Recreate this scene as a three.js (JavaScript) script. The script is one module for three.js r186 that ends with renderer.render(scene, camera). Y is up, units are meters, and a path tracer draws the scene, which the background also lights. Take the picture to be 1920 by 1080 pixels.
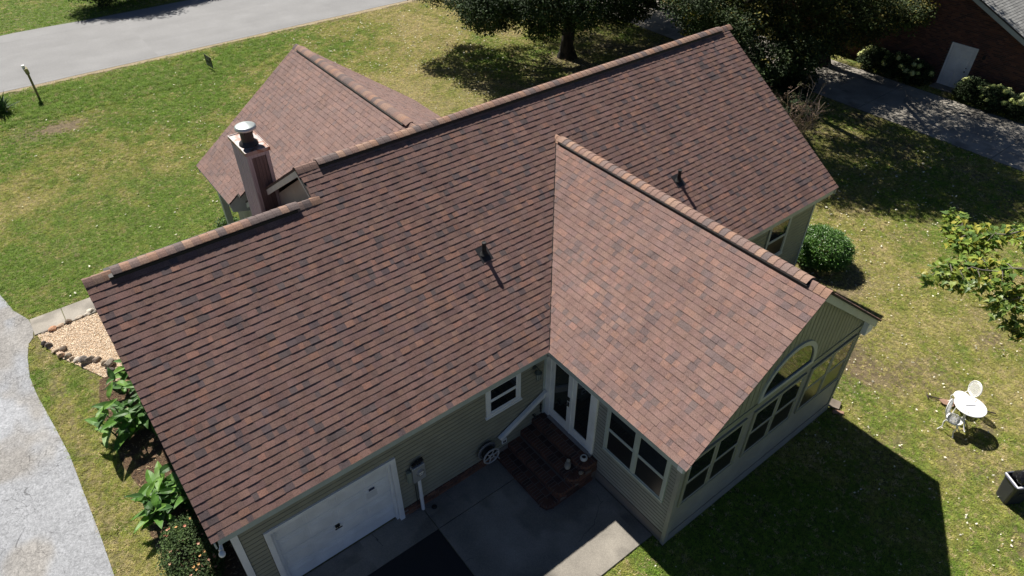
import * as THREE from 'three';
import { RoundedBoxGeometry } from 'three/addons/geometries/RoundedBoxGeometry.js';
import { mergeGeometries } from 'three/addons/utils/BufferGeometryUtils.js';

// ---------------------------------------------------------------- camera, sky, sun, exposure
const scene = new THREE.Scene();
const camera = new THREE.PerspectiveCamera(45.4, 16 / 9, 0.1, 2000);
camera.position.set(-7.316, 14.092, 8.0895);
camera.rotation.order = 'YXZ';
camera.rotation.set(-0.6935, -0.6595, 0);
camera.updateMatrixWorld(true); camera.updateProjectionMatrix();
const SUN = new THREE.Vector3(0.045, 1, -0.845).normalize();
{ // clear midday sky: deep blue overhead, paler towards the horizon, brighter round the sun
  const w = 256, h = 128, d = new Float32Array(w * h * 4), dir = new THREE.Vector3();
  for (let y = 0; y < h; y++) for (let x = 0; x < w; x++) {
    const el = ((y + 0.5) / h - 0.5) * Math.PI, az = ((x + 0.5) / w - 0.5) * 2 * Math.PI, i = (y * w + x) * 4;
    dir.set(Math.cos(el) * Math.cos(az), Math.sin(el), Math.cos(el) * Math.sin(az));
    const t = Math.pow(1 - Math.max(0, Math.sin(el)), 2.2), g = 0.5 * Math.pow(Math.max(0, dir.dot(SUN)), 8);
    d[i] = 0.10 + 1.02 * t + g; d[i + 1] = 0.24 + 1.28 * t + g; d[i + 2] = 0.60 + 1.75 * t + g; d[i + 3] = 1;
  }
  const t = new THREE.DataTexture(d, w, h, THREE.RGBAFormat, THREE.FloatType);
  t.mapping = THREE.EquirectangularReflectionMapping; t.magFilter = THREE.LinearFilter; t.needsUpdate = true;
  scene.background = t; scene.environment = t; scene.backgroundIntensity = scene.environmentIntensity = 0.11;
}
const sun = new THREE.DirectionalLight(new THREE.Color(1, 0.95, 0.87), 5);
sun.name = 'sun';
sun.position.copy(SUN).multiplyScalar(80).add(new THREE.Vector3(6, 0, -10));
sun.target.position.set(6, 0, -10);
sun.castShadow = true;
Object.assign(sun.shadow.camera, { left: -45, right: 45, top: 45, bottom: -45, near: 1, far: 200 });
sun.shadow.mapSize.set(4096, 4096);
scene.add(sun, sun.target);
const renderer = new THREE.WebGLRenderer({ antialias: true });
renderer.toneMapping = THREE.LinearToneMapping;
renderer.toneMappingExposure = 1.65;
renderer.shadowMap.enabled = true;

// ---------------------------------------------------------------- helpers
let seed = 12345;
function srand(s) { seed = s | 0; }
function rnd() { seed = (seed + 0x6d2b79f5) | 0; let t = Math.imul(seed ^ (seed >>> 15), 1 | seed); t = (t + Math.imul(t ^ (t >>> 7), 61 | t)) ^ t; return ((t ^ (t >>> 14)) >>> 0) / 4294967296; }
const rr = (a, b) => a + (b - a) * rnd();
const pick = (a) => a[Math.floor(rnd() * a.length)];
const V = (x, y, z) => new THREE.Vector3(x, y, z);
const clamp = (x, a, b) => Math.max(a, Math.min(b, x));
const sst = (a, b, x) => { const t = clamp((x - a) / (b - a), 0, 1); return t * t * (3 - 2 * t); };
const mix3 = (a, b, t) => [a[0] + (b[0] - a[0]) * t, a[1] + (b[1] - a[1]) * t, a[2] + (b[2] - a[2]) * t];
const mul3 = (a, k) => [a[0] * k, a[1] * k, a[2] * k];
function hash2(x, y, s = 0) { let h = Math.imul(x, 374761393) + Math.imul(y, 668265263) + Math.imul(s, 2147483647 ^ 0x5bd1e995); h = Math.imul(h ^ (h >>> 13), 1274126177); return ((h ^ (h >>> 16)) >>> 0) / 4294967296; }
function vnoise(x, y, per = 0, s = 0) {
  const xi = Math.floor(x), yi = Math.floor(y), fx = x - xi, fy = y - yi, u = fx * fx * (3 - 2 * fx), v = fy * fy * (3 - 2 * fy);
  const w = (i) => per ? ((i % per) + per) % per : i;
  const a = hash2(w(xi), w(yi), s), b = hash2(w(xi + 1), w(yi), s), c = hash2(w(xi), w(yi + 1), s), d = hash2(w(xi + 1), w(yi + 1), s);
  return a + (b - a) * u + (c - a) * v + (a - b - c + d) * u * v;
}
function fbm(x, y, oct = 4, per = 0, s = 0) { let a = 0, k = 0.5, n = 0; for (let i = 0; i < oct; i++) { a += k * vnoise(x, y, per, s + i); n += k; x *= 2; y *= 2; per *= 2; k *= 0.5; } return a / n; }

const numbers = {};
function numbered(n) { const k = (numbers[n] = (numbers[n] ?? -1) + 1); return k ? n + '_' + String(k).padStart(3, '0') : n; }
function shade(o) { o.castShadow = o.receiveShadow = true; return o; }
function tag(o, label, category, group, kind) {
  if (label) o.userData.label = label;
  if (category) o.userData.category = category;
  if (group) o.userData.group = group;
  if (kind) o.userData.kind = kind;
  return o;
}
function thing(name, label, category, pos = [0, 0, 0], turn = 0, group) {
  const o = new THREE.Group(); o.name = numbered(name); o.position.set(...pos); o.rotation.y = turn; scene.add(o);
  return tag(o, label, category, group);
}
const partNames = new Map();
function pname(parent, n) {
  if (parent === scene) return numbered(n);
  let m = partNames.get(parent); if (!m) partNames.set(parent, m = {});
  const k = (m[n] = (m[n] ?? -1) + 1); return k ? n + '_' + String(k).padStart(3, '0') : n;
}
function add(name, geo, mat, parent = scene, label) {
  const o = shade(new THREE.Mesh(geo, mat)); o.name = pname(parent, name); parent.add(o);
  if (label) o.userData.label = label;
  return o;
}
function grp(name, parent) { const o = new THREE.Group(); o.name = pname(parent, name); parent.add(o); return o; }
function struct(name, geo, mat) { const o = add(name, geo, mat); o.userData.kind = 'structure'; return o; }

// mesh builder: faces with their own normals, uv in metres, vertex colours
class MB {
  constructor() { this.p = []; this.n = []; this.u = []; this.c = []; this.col = [1, 1, 1]; }
  tri(a, b, c, n) {
    if (!n) { n = new THREE.Vector3().subVectors(b, a).cross(new THREE.Vector3().subVectors(c, a)); if (n.lengthSq() < 1e-16) return this; n.normalize(); }
    const ax = Math.abs(n.x), ay = Math.abs(n.y), az = Math.abs(n.z);
    for (const q of [a, b, c]) {
      this.p.push(q.x, q.y, q.z); this.n.push(n.x, n.y, n.z); this.c.push(...this.col);
      if (ay >= ax && ay >= az) this.u.push(q.x, -q.z); else if (ax >= az) this.u.push(q.z, q.y); else this.u.push(q.x, q.y);
    }
    return this;
  }
  quad(a, b, c, d) { this.tri(a, b, c); return this.tri(a, c, d); }
  hexa(b, t) { // bottom ring and top ring, both counter-clockwise seen from above
    this.quad(t[0], t[1], t[2], t[3]); this.quad(b[3], b[2], b[1], b[0]);
    for (let i = 0; i < 4; i++) { const j = (i + 1) % 4; this.quad(b[i], b[j], t[j], t[i]); }
    return this;
  }
  box(x0, x1, y0, y1, z0, z1) {
    const r = (y) => [V(x0, y, z1), V(x1, y, z1), V(x1, y, z0), V(x0, y, z0)];
    return this.hexa(r(y0), r(y1));
  }
  bbox(x0, x1, y0, y1, z0, z1, e = 0.008) { // box with a chamfered top rim
    const r = (y, k) => [V(x0 + k, y, z1 - k), V(x1 - k, y, z1 - k), V(x1 - k, y, z0 + k), V(x0 + k, y, z0 + k)];
    const a = r(y0, 0), b = r(y1 - e, 0), c = r(y1, e);
    this.quad(c[0], c[1], c[2], c[3]); this.quad(a[3], a[2], a[1], a[0]);
    for (let i = 0; i < 4; i++) { const j = (i + 1) % 4; this.quad(a[i], a[j], b[j], b[i]); this.quad(b[i], b[j], c[j], c[i]); }
    return this;
  }
  prism(poly, z0, z1, frame) { // convex polygon (x,y pairs, ccw) extruded z0..z1; frame maps (x,y,z) to a point
    const f = frame || ((x, y, z) => V(x, y, z));
    const A = poly.map(([x, y]) => f(x, y, z1)), B = poly.map(([x, y]) => f(x, y, z0)), n = poly.length;
    for (let i = 1; i < n - 1; i++) { this.tri(A[0], A[i], A[i + 1]); this.tri(B[0], B[i + 1], B[i]); }
    for (let i = 0; i < n; i++) { const j = (i + 1) % n; this.quad(B[i], B[j], A[j], A[i]); }
    return this;
  }
  tube(pts, rad, seg = 7, caps = true) {
    const rings = []; let ref = V(0.31, 0.2, 0.93);
    for (let i = 0; i < pts.length; i++) {
      const d = new THREE.Vector3().subVectors(pts[Math.min(i + 1, pts.length - 1)], pts[Math.max(i - 1, 0)]).normalize();
      const a = new THREE.Vector3().crossVectors(d, ref); if (a.lengthSq() < 0.01) a.crossVectors(d, V(1, 0, 0)); a.normalize();
      const b = new THREE.Vector3().crossVectors(d, a); ref = new THREE.Vector3().crossVectors(a, d).normalize();
      const r = Array.isArray(rad) ? rad[i] : rad;
      rings.push(Array.from({ length: seg }, (_, k) => { const t = (k / seg) * Math.PI * 2, nn = a.clone().multiplyScalar(Math.cos(t)).addScaledVector(b, Math.sin(t)); return { q: pts[i].clone().addScaledVector(nn, r), n: nn, v: k / seg }; }));
    }
    let L = 0;
    for (let i = 0; i < rings.length - 1; i++) {
      const l2 = L + pts[i].distanceTo(pts[i + 1]);
      for (let k = 0; k < seg; k++) {
        const m = (k + 1) % seg, A = rings[i][k], B = rings[i][m], C = rings[i + 1][m], D = rings[i + 1][k];
        for (const [e, vv, uu] of [[A, L, k], [B, L, k + 1], [C, l2, k + 1], [A, L, k], [C, l2, k + 1], [D, l2, k]]) {
          this.p.push(e.q.x, e.q.y, e.q.z); this.n.push(e.n.x, e.n.y, e.n.z); this.u.push(uu / seg, vv); this.c.push(...this.col);
        }
      }
      L = l2;
    }
    if (caps) for (const [R, s] of [[rings[0], 1], [rings[rings.length - 1], -1]]) for (let k = 1; k < seg - 1; k++) s > 0 ? this.tri(R[0].q, R[k + 1].q, R[k].q) : this.tri(R[0].q, R[k].q, R[k + 1].q);
    return this;
  }
  geo(g, m) { // take in a three.js geometry
    g = g.index ? g.toNonIndexed() : g.clone(); if (m) g.applyMatrix4(m);
    const P = g.attributes.position, N = g.attributes.normal, U = g.attributes.uv;
    for (let i = 0; i < P.count; i++) { this.p.push(P.getX(i), P.getY(i), P.getZ(i)); this.n.push(N.getX(i), N.getY(i), N.getZ(i)); this.u.push(U ? U.getX(i) : 0, U ? U.getY(i) : 0); this.c.push(...this.col); }
    return this;
  }
  get empty() { return !this.p.length; }
  make() {
    const g = new THREE.BufferGeometry();
    g.setAttribute('position', new THREE.Float32BufferAttribute(this.p, 3)); g.setAttribute('normal', new THREE.Float32BufferAttribute(this.n, 3));
    g.setAttribute('uv', new THREE.Float32BufferAttribute(this.u, 2)); g.setAttribute('color', new THREE.Float32BufferAttribute(this.c, 3));
    return g;
  }
}
const T = (x, y, z, rx = 0, ry = 0, rz = 0, s = 1) => new THREE.Matrix4().compose(V(x, y, z), new THREE.Quaternion().setFromEuler(new THREE.Euler(rx, ry, rz, 'YXZ')), Array.isArray(s) ? V(...s) : V(s, s, s));

// ---------------------------------------------------------------- textures
function tex(w, h, fn, { srgb = true, size = [1, 1] } = {}) { // fn(px, py) -> grey or [r,g,b] in 0..1; size = metres per tile
  const d = new Uint8Array(w * h * 4);
  for (let y = 0; y < h; y++) for (let x = 0; x < w; x++) {
    const v = fn(x, y), i = (y * w + x) * 4;
    if (typeof v === 'number') d[i] = d[i + 1] = d[i + 2] = clamp(v, 0, 1) * 255; else { d[i] = clamp(v[0], 0, 1) * 255; d[i + 1] = clamp(v[1], 0, 1) * 255; d[i + 2] = clamp(v[2], 0, 1) * 255; }
    d[i + 3] = 255;
  }
  const t = new THREE.DataTexture(d, w, h);
  t.wrapS = t.wrapT = THREE.RepeatWrapping; t.magFilter = THREE.LinearFilter; t.minFilter = THREE.LinearMipmapLinearFilter; t.generateMipmaps = true;
  if (srgb) t.colorSpace = THREE.SRGBColorSpace;
  t.repeat.set(1 / size[0], 1 / size[1]); t.needsUpdate = true;
  return t;
}
// granules: fine speckle with a coarser mottle, tile of 1.3 m
const granTex = tex(512, 512, (x, y) => 0.90 + 0.34 * (hash2(x, y, 3) - 0.5) + 0.22 * (vnoise(x / 4, y / 4, 128, 5) - 0.5) + 0.16 * (fbm(x / 64, y / 64, 3, 8, 9) - 0.5), { size: [1.3, 1.3] });
const granBump = tex(256, 256, (x, y) => hash2(x, y, 31), { srgb: false, size: [0.9, 0.9] });
const mottle = tex(512, 512, (x, y) => 0.94 + 0.12 * (fbm(x / 64, y / 64, 5, 8, 2) - 0.5) + 0.08 * (hash2(x, y, 7) - 0.5), { size: [2.2, 2.2] });
const grain = tex(128, 1024, (x, y) => 0.8 + 0.3 * (fbm(x / 4, y / 128, 4, 0, 4) - 0.5) + 0.1 * (hash2(x, y, 1) - 0.5), { size: [0.3, 2.4] });
const bark = tex(128, 256, (x, y) => 0.55 + 0.8 * (fbm(x / 8, y / 40, 4, 16, 14) - 0.5), { size: [1, 1.5] });

function std(color, o = {}) {
  const { phys, ...rest } = o;
  const m = new (phys ? THREE.MeshPhysicalMaterial : THREE.MeshStandardMaterial)({ roughness: 0.8, ...rest });
  m.color.setRGB(...color); return m;
}
const M = {
  shingle: std([1.06, 1.03, 1.0], { phys: true, specularIntensity: 0.3, vertexColors: true, map: granTex, bumpMap: granBump, bumpScale: 0.0025, roughness: 0.92 }),
  white: std([0.95, 0.96, 0.96], { map: mottle, roughness: 0.5 }),
  fascia: std([0.50, 0.56, 0.53], { map: mottle, roughness: 0.55 }),
  siding: std([0.33, 0.325, 0.25], { map: mottle, roughness: 0.62 }),
  sidingWing: std([0.34, 0.345, 0.31], { map: mottle, roughness: 0.62 }),
  gableSiding: std([0.30, 0.32, 0.24], { map: mottle, roughness: 0.62 }),
  shadeBacking: std([0.06, 0.06, 0.055]),  // near-black, so gaps between lap boards read as painted shadow lines
  render: std([0.30, 0.30, 0.27], { map: mottle, roughness: 0.9 }),
  glass: std([0.012, 0.015, 0.017], { phys: true, roughness: 0.04, ior: 1.75 }),
  screen: std([0.018, 0.018, 0.02], { phys: true, roughness: 0.3, ior: 1.5 }),
  black: std([0.012, 0.012, 0.013], { roughness: 0.75 }),
  darkMetal: std([0.03, 0.03, 0.032], { roughness: 0.4, metalness: 0.6 }),
  steel: std([0.62, 0.64, 0.63], { roughness: 0.32, metalness: 0.9 }),
  zinc: std([0.42, 0.44, 0.46], { roughness: 0.5, metalness: 0.5 }),
  brick: std([1, 1, 1], { vertexColors: true, map: mottle, roughness: 0.9 }),
  mortar: std([0.24, 0.21, 0.18], { map: mottle, roughness: 0.95 }),
  ironWhite: std([0.82, 0.82, 0.82], { roughness: 0.4 }),
  bark: std([0.10, 0.08, 0.062], { map: bark, bumpMap: bark, bumpScale: 0.03, roughness: 0.95 }),
  weathered: std([0.34, 0.30, 0.33], { map: grain, roughness: 0.85 }),
};
const vc = (o) => std([1, 1, 1], { vertexColors: true, ...o });
// ---------------------------------------------------------------- the ground
const DRIVE = [[-14.6, -32.6], [-10.9, -32.6], [-10.35, -24], [-10.02, -16], [-9.93, -14.9], [-9.72, -13.8], [-9.44, -13.1], [-9.40, -12.6], [-9.47, -12.15], [-9.63, -11.9], [-9.76, -11.3], [-9.85, -10.4], [-9.82, -9.6], [-9.66, -8.0], [-9.56, -6.9], [-9.5, -4], [-9.48, 8], [-14.4, 8]];
const BED = [[-9.36, -12.14], [-7.35, -12.14], [-7.35, -9.15], [-8.22, -9.12], [-8.6, -9.9], [-8.96, -10.62], [-9.28, -11.5]];
const SOIL = [[-8.35, -9.15], [-7.2, -9.2], [-7.2, 0.5], [-8.3, 0.5], [-8.5, -1.2], [-8.38, -2.4], [-8.62, -3.4], [-8.4, -4.6], [-8.62, -5.8], [-8.5, -7.0], [-8.66, -7.9]];
const inPoly = (P, x, z) => { let c = false; for (let i = 0, j = P.length - 1; i < P.length; j = i++) if ((P[i][1] > z) !== (P[j][1] > z) && x < ((P[j][0] - P[i][0]) * (z - P[i][1])) / (P[j][1] - P[i][1]) + P[i][0]) c = !c; return c; };
const rect = (x0, x1, z0, z1) => (x, z) => x > x0 && x < x1 && z > z0 && z < z1;
const PAVED = [rect(-3.45, 0.3, -0.4, 3.46), rect(-9, -3.45, -0.4, 12), rect(-9.5, -2, -13.1, -12.16), rect(23.7, 28.25, -40, 30), rect(-7.28, 10.98, -10.2, -0.28), rect(0.22, 6.58, -0.4, 3.78), rect(-2.7, 4, -13.1, -9), rect(29.4, 40, -16, 6)];
const noGrass = (x, z) => (z < -32.0 + 0.25 * (fbm(x * 0.9, 3.3, 3) - 0.5) && z > -41.2) || PAVED.some((f) => f(x, z)) || inPoly(DRIVE, x, z) || inPoly(BED, x, z) || inPoly(SOIL, x, z);
const bump2 = (x, z, cx, cz, rx, rz = rx) => Math.exp(-(((x - cx) / rx) ** 2) - (((z - cz) / rz) ** 2));
// how dry and how thin the turf is at a place
function turf(x, z) {
  const big = fbm(x / 7 + 3, z / 7 + 9, 3, 0, 51), mid = fbm(x / 1.7, z / 1.7, 3, 0, 61), fine = fbm(x / 0.4, z / 0.4, 2, 0, 71);
  const right = sst(2, 9, x) * sst(-16, -4, z), front = sst(-8, -16, z) * sst(14, -2, x);
  let dry = 0.29 + 0.9 * (big - 0.5) + 0.8 * (mid - 0.5) + 0.75 * (fine - 0.5) + 0.07 * right - 0.07 * front + 0.24 * sst(3, 12, x) * sst(-8, -16, z) - 0.14 * sst(-27.6, -28.6, z + 0.06 * x) * sst(10, 4, x) + 0.10 * bump2(x, z, 0, -27.2, 14, 0.5);
  let bare = 0.9 * bump2(x, z, -6.1, -26.4, 1.1, 0.7) + 0.3 * bump2(x, z, -6.6, -26.8, 2.2, 1.2) + 0.42 * bump2(x, z, 8.6, 3.2, 2.0, 1.6) + 0.55 * bump2(x, z, 9.3, 2.4, 0.8, 0.7) + 0.8 * bump2(x, z, 12.7, 5.2, 0.7, 0.35)
    + 0.4 * bump2(x, z, 9.3, 6.5, 0.5, 0.4) + 0.45 * bump2(x, z, 7.0, 9.0, 1.0, 0.8) + 0.35 * bump2(x, z, 12.2, 0.6, 1.4, 0.9) + 0.55 * bump2(x, z, 11.6, 1.4, 1.2, 0.6) + 0.6 * bump2(x, z, -6.15, -30.4, 0.45, 0.4);
  bare += 0.42 * sst(0.56, 0.74, fbm(x / 1.1 + 20, z / 1.1, 3, 0, 81)) * (0.35 + 0.65 * right);
  if (x < -8.2 && x > -10.2 && z > -13) bare += 0.5 * sst(0.32, 0.02, Math.abs(x + 9.33 + 0.2 * (mid - 0.5))) * 0.9 + 0.35 * sst(-8.85, -8.5, x + 0.3 * (mid - 0.5));
  if (z < -31.2 && z > -33) bare += 0.6 * sst(-31.2, -32, z + 0.7 * (mid - 0.5));
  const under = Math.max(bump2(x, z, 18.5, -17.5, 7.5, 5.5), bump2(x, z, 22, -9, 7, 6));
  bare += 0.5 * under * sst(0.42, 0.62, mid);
  return { dry: clamp(dry + 0.3 * bare, 0, 1), bare: clamp(bare, 0, 1), under };
}
const GREEN = [0.24, 0.385, 0.052], OLIVE = [0.45, 0.455, 0.118], STRAW = [0.72, 0.60, 0.32], CLAY = [0.40, 0.30, 0.175];
const turfColor = (t) => { const c = t.dry < 0.5 ? mix3(GREEN, OLIVE, t.dry * 2) : mix3(OLIVE, STRAW, (t.dry - 0.5) * 1.3); return c; };
{
  const axis = (a, b, s) => { const r = [-260, -130, -70, -40].filter((q) => q < a - 1); for (let q = a; q <= b + 1e-6; q += s) r.push(q); return r.concat([70, 130, 260]); };
  const X = axis(-16, 42, 0.25), Z = axis(-56, 14, 0.25), pos = [], col = [], uv = [], idx = [];
  for (const z of Z) for (const x of X) {
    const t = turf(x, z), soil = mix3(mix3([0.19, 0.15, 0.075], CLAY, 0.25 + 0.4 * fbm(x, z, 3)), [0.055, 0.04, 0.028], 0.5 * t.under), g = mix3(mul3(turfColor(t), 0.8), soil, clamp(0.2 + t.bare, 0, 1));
    pos.push(x, 0, z); uv.push(x, -z); col.push(...g);
  }
  for (let j = 0; j < Z.length - 1; j++) for (let i = 0; i < X.length - 1; i++) { const a = j * X.length + i, b = a + 1, c = a + X.length, d = c + 1; idx.push(a, c, b, b, c, d); }
  const g = new THREE.BufferGeometry();
  g.setAttribute('position', new THREE.Float32BufferAttribute(pos, 3)); g.setAttribute('color', new THREE.Float32BufferAttribute(col, 3)); g.setAttribute('uv', new THREE.Float32BufferAttribute(uv, 2));
  g.setIndex(idx); g.computeVertexNormals();
  const soilTex = tex(512, 512, (x, y) => 0.72 + 0.5 * (fbm(x / 16, y / 16, 5, 32, 6) - 0.5) + 0.3 * (hash2(x, y, 8) - 0.5), { size: [2.7, 2.7] });
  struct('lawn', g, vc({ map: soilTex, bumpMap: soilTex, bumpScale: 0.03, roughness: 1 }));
}
function sheet(poly, y, map) { // flat sheet, uv in metres
  const mb = new MB(), tri = THREE.ShapeUtils.triangulateShape(poly.map(([x, z]) => new THREE.Vector2(x, -z)), []);
  for (const [a, b, c] of tri) { const q = [a, b, c].map((k) => V(poly[k][0], y, poly[k][1])); const n = new THREE.Vector3().subVectors(q[1], q[0]).cross(new THREE.Vector3().subVectors(q[2], q[0])); n.y > 0 ? mb.tri(...q) : mb.tri(q[0], q[2], q[1]); }
  return mb.make();
}
// cracked old asphalt: crack lines between the cells of two warped Voronoi nets
function cell(x, y, s) { let f1 = 9, f2 = 9; const xi = Math.floor(x), yi = Math.floor(y); for (let j = -1; j < 2; j++) for (let i = -1; i < 2; i++) { const px = xi + i + hash2(xi + i, yi + j, s), py = yi + j + hash2(xi + i, yi + j, s + 1), d = Math.hypot(px - x, py - y); if (d < f1) { f2 = f1; f1 = d; } else if (d < f2) f2 = d; } return f2 - f1; }
const driveTex = tex(1024, 2048, (px, py) => {
  const x = px / 200, y = py / 120; // metres, tile 5.12 x 17.07
  const wx = x + 0.25 * (fbm(x * 2, y * 2, 3, 0, 1) - 0.5) * 2, wy = y + 0.25 * (fbm(x * 2 + 9, y * 2, 3, 0, 2) - 0.5) * 2;
  let v = 0.64 + 0.09 * (fbm(x / 1.4, y / 1.4, 4, 0, 11) - 0.5) + 0.16 * (hash2(px, py, 4) - 0.5) + 0.10 * (vnoise(px / 4, py / 3, 0, 77) - 0.5) + 0.06 * (fbm(x * 7, y * 7, 3, 0, 15) - 0.5) + 0.16 * (fbm(x * 22, y * 22, 3, 0, 19) - 0.5);
  const worn = sst(0.5, 0.68, fbm(x / 1.1 + 4, y / 1.6, 3, 0, 21)), pale = sst(0.54, 0.68, fbm(x * 1.3 + 7, y * 1.3, 4, 0, 26));
  v += 0.025 * pale - 0.045 * worn;
  const big = cell(wx / 1.5, wy / 1.1, 31), small = cell(wx / 0.42, wy / 0.36, 41), tiny = cell(wx / 0.17, wy / 0.17, 47), where = sst(0.45, 0.6, fbm(x / 1.5, y / 1.5 + 5, 3, 0, 43)), where2 = sst(0.56, 0.66, fbm(x / 1.2 + 15, y / 1.2 + 5, 3, 0, 45));
  v -= 0.15 * sst(0.010, 0.002, big) * sst(0.3, 0.6, fbm(x * 2 + 3, y * 2, 3, 0, 49)) + 0.12 * where * sst(0.028, 0.004, small) + 0.15 * where2 * sst(0.07, 0.01, tiny);
  return [v * mix3([0.985, 1, 1.02], [1.05, 0.98, 0.92], worn * 0.5)[0], v, v * (1.025 - 0.05 * worn)];
}, { size: [5.12, 17.07] });
driveTex.offset.set(0.37, 0.21);
struct('driveway', sheet(DRIVE, 0.02), std([0.76, 0.76, 0.77], { map: driveTex, bumpMap: driveTex, bumpScale: 0.012, roughness: 0.93 }));
const roadTex = tex(1024, 512, (px, py) => { const x = px / 60, y = py / 55; return 0.66 + 0.05 * (fbm(x / 3, y * 1.5, 4, 0, 3) - 0.5) + 0.06 * (fbm(x, y, 4, 0, 9) - 0.5) + 0.08 * (hash2(px, py, 2) - 0.5) - 0.05 * sst(0.05, 0.0, Math.abs(y - 4.6 - 0.1 * fbm(x, 1, 2))) - 0.04 * sst(0.06, 0.0, Math.abs(y - 2.2 - 0.2 * fbm(x / 2, 7, 2))); }, { size: [17.07, 9.31] });
{
  const P = [], n = 120;
  for (let i = 0; i <= n; i++) { const x = -110 + (220 * i) / n; P.push([x, -32.28 + 0.12 * (fbm(x * 0.7, 1, 3) - 0.5)]); }
  for (let i = n; i >= 0; i--) { const x = -110 + (220 * i) / n; P.push([x, -41.0 - 0.35 * (fbm(x * 0.6, 5, 3) - 0.5)]); }
  struct('road', sheet(P, 0.016), std([0.55, 0.55, 0.555], { map: roadTex, bumpMap: roadTex, bumpScale: 0.01, roughness: 0.9 }));
  const S = [];
  for (let i = 0; i <= 400; i++) { const x = -30 + (70 * i) / 400; S.push([x, -31.92 + 0.32 * (fbm(x * 1.4, 11, 4) - 0.5)]); }
  for (let i = 400; i >= 0; i--) S.push([-30 + (70 * i) / 400, -32.6]);
  struct('road_shoulder', sheet(S, 0.008), std([0.42, 0.34, 0.22], { map: mottle, bumpMap: granBump, bumpScale: 0.02, roughness: 1 }));
}
// concrete
const concTex = tex(1024, 1024, (px, py) => {
  const x = px / 204.8, y = py / 204.8, wx = x + 0.3 * (fbm(x * 2.5, y * 2.5, 4, 0, 5) - 0.5), wy = y + 0.3 * (fbm(x * 2.5 + 7, y * 2.5, 4, 0, 6) - 0.5);
  let v = 0.66 + 0.22 * (fbm(x * 1.6, y * 1.6, 5, 8, 8) - 0.5) + 0.10 * (hash2(px, py, 5) - 0.5) + 0.08 * (vnoise(px / 3, py / 3, 0, 14) - 0.5);
  v -= 0.10 * sst(0.56, 0.7, fbm(x * 0.9 + 3, y * 0.9, 4, 0, 12)) + 0.22 * sst(0.007, 0.001, cell(wx / 2.3, wy / 2.3, 61)) * sst(0.48, 0.56, fbm(x * 0.7 + 1, y * 0.7 + 4, 2, 0, 63));
  return [v, v * 0.972, v * 0.925];
}, { size: [5, 5] });
M.concrete = std([0.60, 0.585, 0.56], { map: concTex, bumpMap: concTex, bumpScale: 0.006, roughness: 0.92 });
M.concretePale = std([0.74, 0.72, 0.69], { map: concTex, bumpMap: concTex, bumpScale: 0.005, roughness: 0.92 });
{
  const patio = grp('patio', scene); patio.userData.kind = 'structure';
  add('slab', new MB().bbox(-3.44, 0.24, -0.05, 0.035, 0.41, 3.45).make(), M.concrete, patio);
  add('slab', new MB().bbox(-3.44, 0.24, -0.05, 0.035, -0.4, 0.395).make(), M.concrete, patio);
  add('slab', new MB().bbox(-7.1, -3.455, -0.05, 0.035, -0.42, 0.395).make(), M.concrete, patio);
  struct('asphalt_pad', sheet([[-8.2, 0.40], [-3.455, 0.40], [-3.455, 14], [-8.2, 14]], 0.022), std([0.022, 0.022, 0.024], { bumpMap: granBump, bumpScale: 0.01, roughness: 0.95 }));
  const walk = grp('walkway', scene); walk.userData.kind = 'structure';
  for (const [a, b] of [[-9.42, -8.56], [-8.545, -7.45], [-7.435, -6.2], [-6.185, -4.9], [-4.885, -3.6], [-3.585, -2.3]]) add('slab', new MB().bbox(a, b, -0.05, 0.03, -13.06, -12.2).make(), M.concretePale, walk);
  const nd = grp('concrete_driveway', scene); nd.userData.kind = 'structure';
  for (let z = -36; z < 24; z += 3.02) for (const [a, b] of [[23.78, 28.14]]) add('slab', new MB().bbox(a, b, -0.05, 0.03, z, z + 3).make(), M.concretePale, nd);
}
// pale gravel bed, soil bed
{
  const gravelTex = tex(512, 512, (x, y) => { const v = 0.78 + 0.3 * (fbm(x / 10, y / 26, 4, 0, 91) - 0.5) + 0.3 * (hash2(x, y, 92) - 0.5) - 0.16 * sst(0.6, 0.75, fbm(x / 22, y / 60, 3, 0, 97)); return [v * 1.02, v * 0.90, v * 0.76]; }, { size: [1.6, 1.6] });
  struct('gravel_bed', sheet(BED, 0.022), std([0.98, 0.90, 0.82], { map: gravelTex, bumpMap: gravelTex, bumpScale: 0.05, roughness: 1 }));
  struct('soil_bed', sheet(SOIL, 0.008), std([0.20, 0.125, 0.07], { map: mottle, bumpMap: granBump, bumpScale: 0.04, roughness: 1 }));
}
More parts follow.
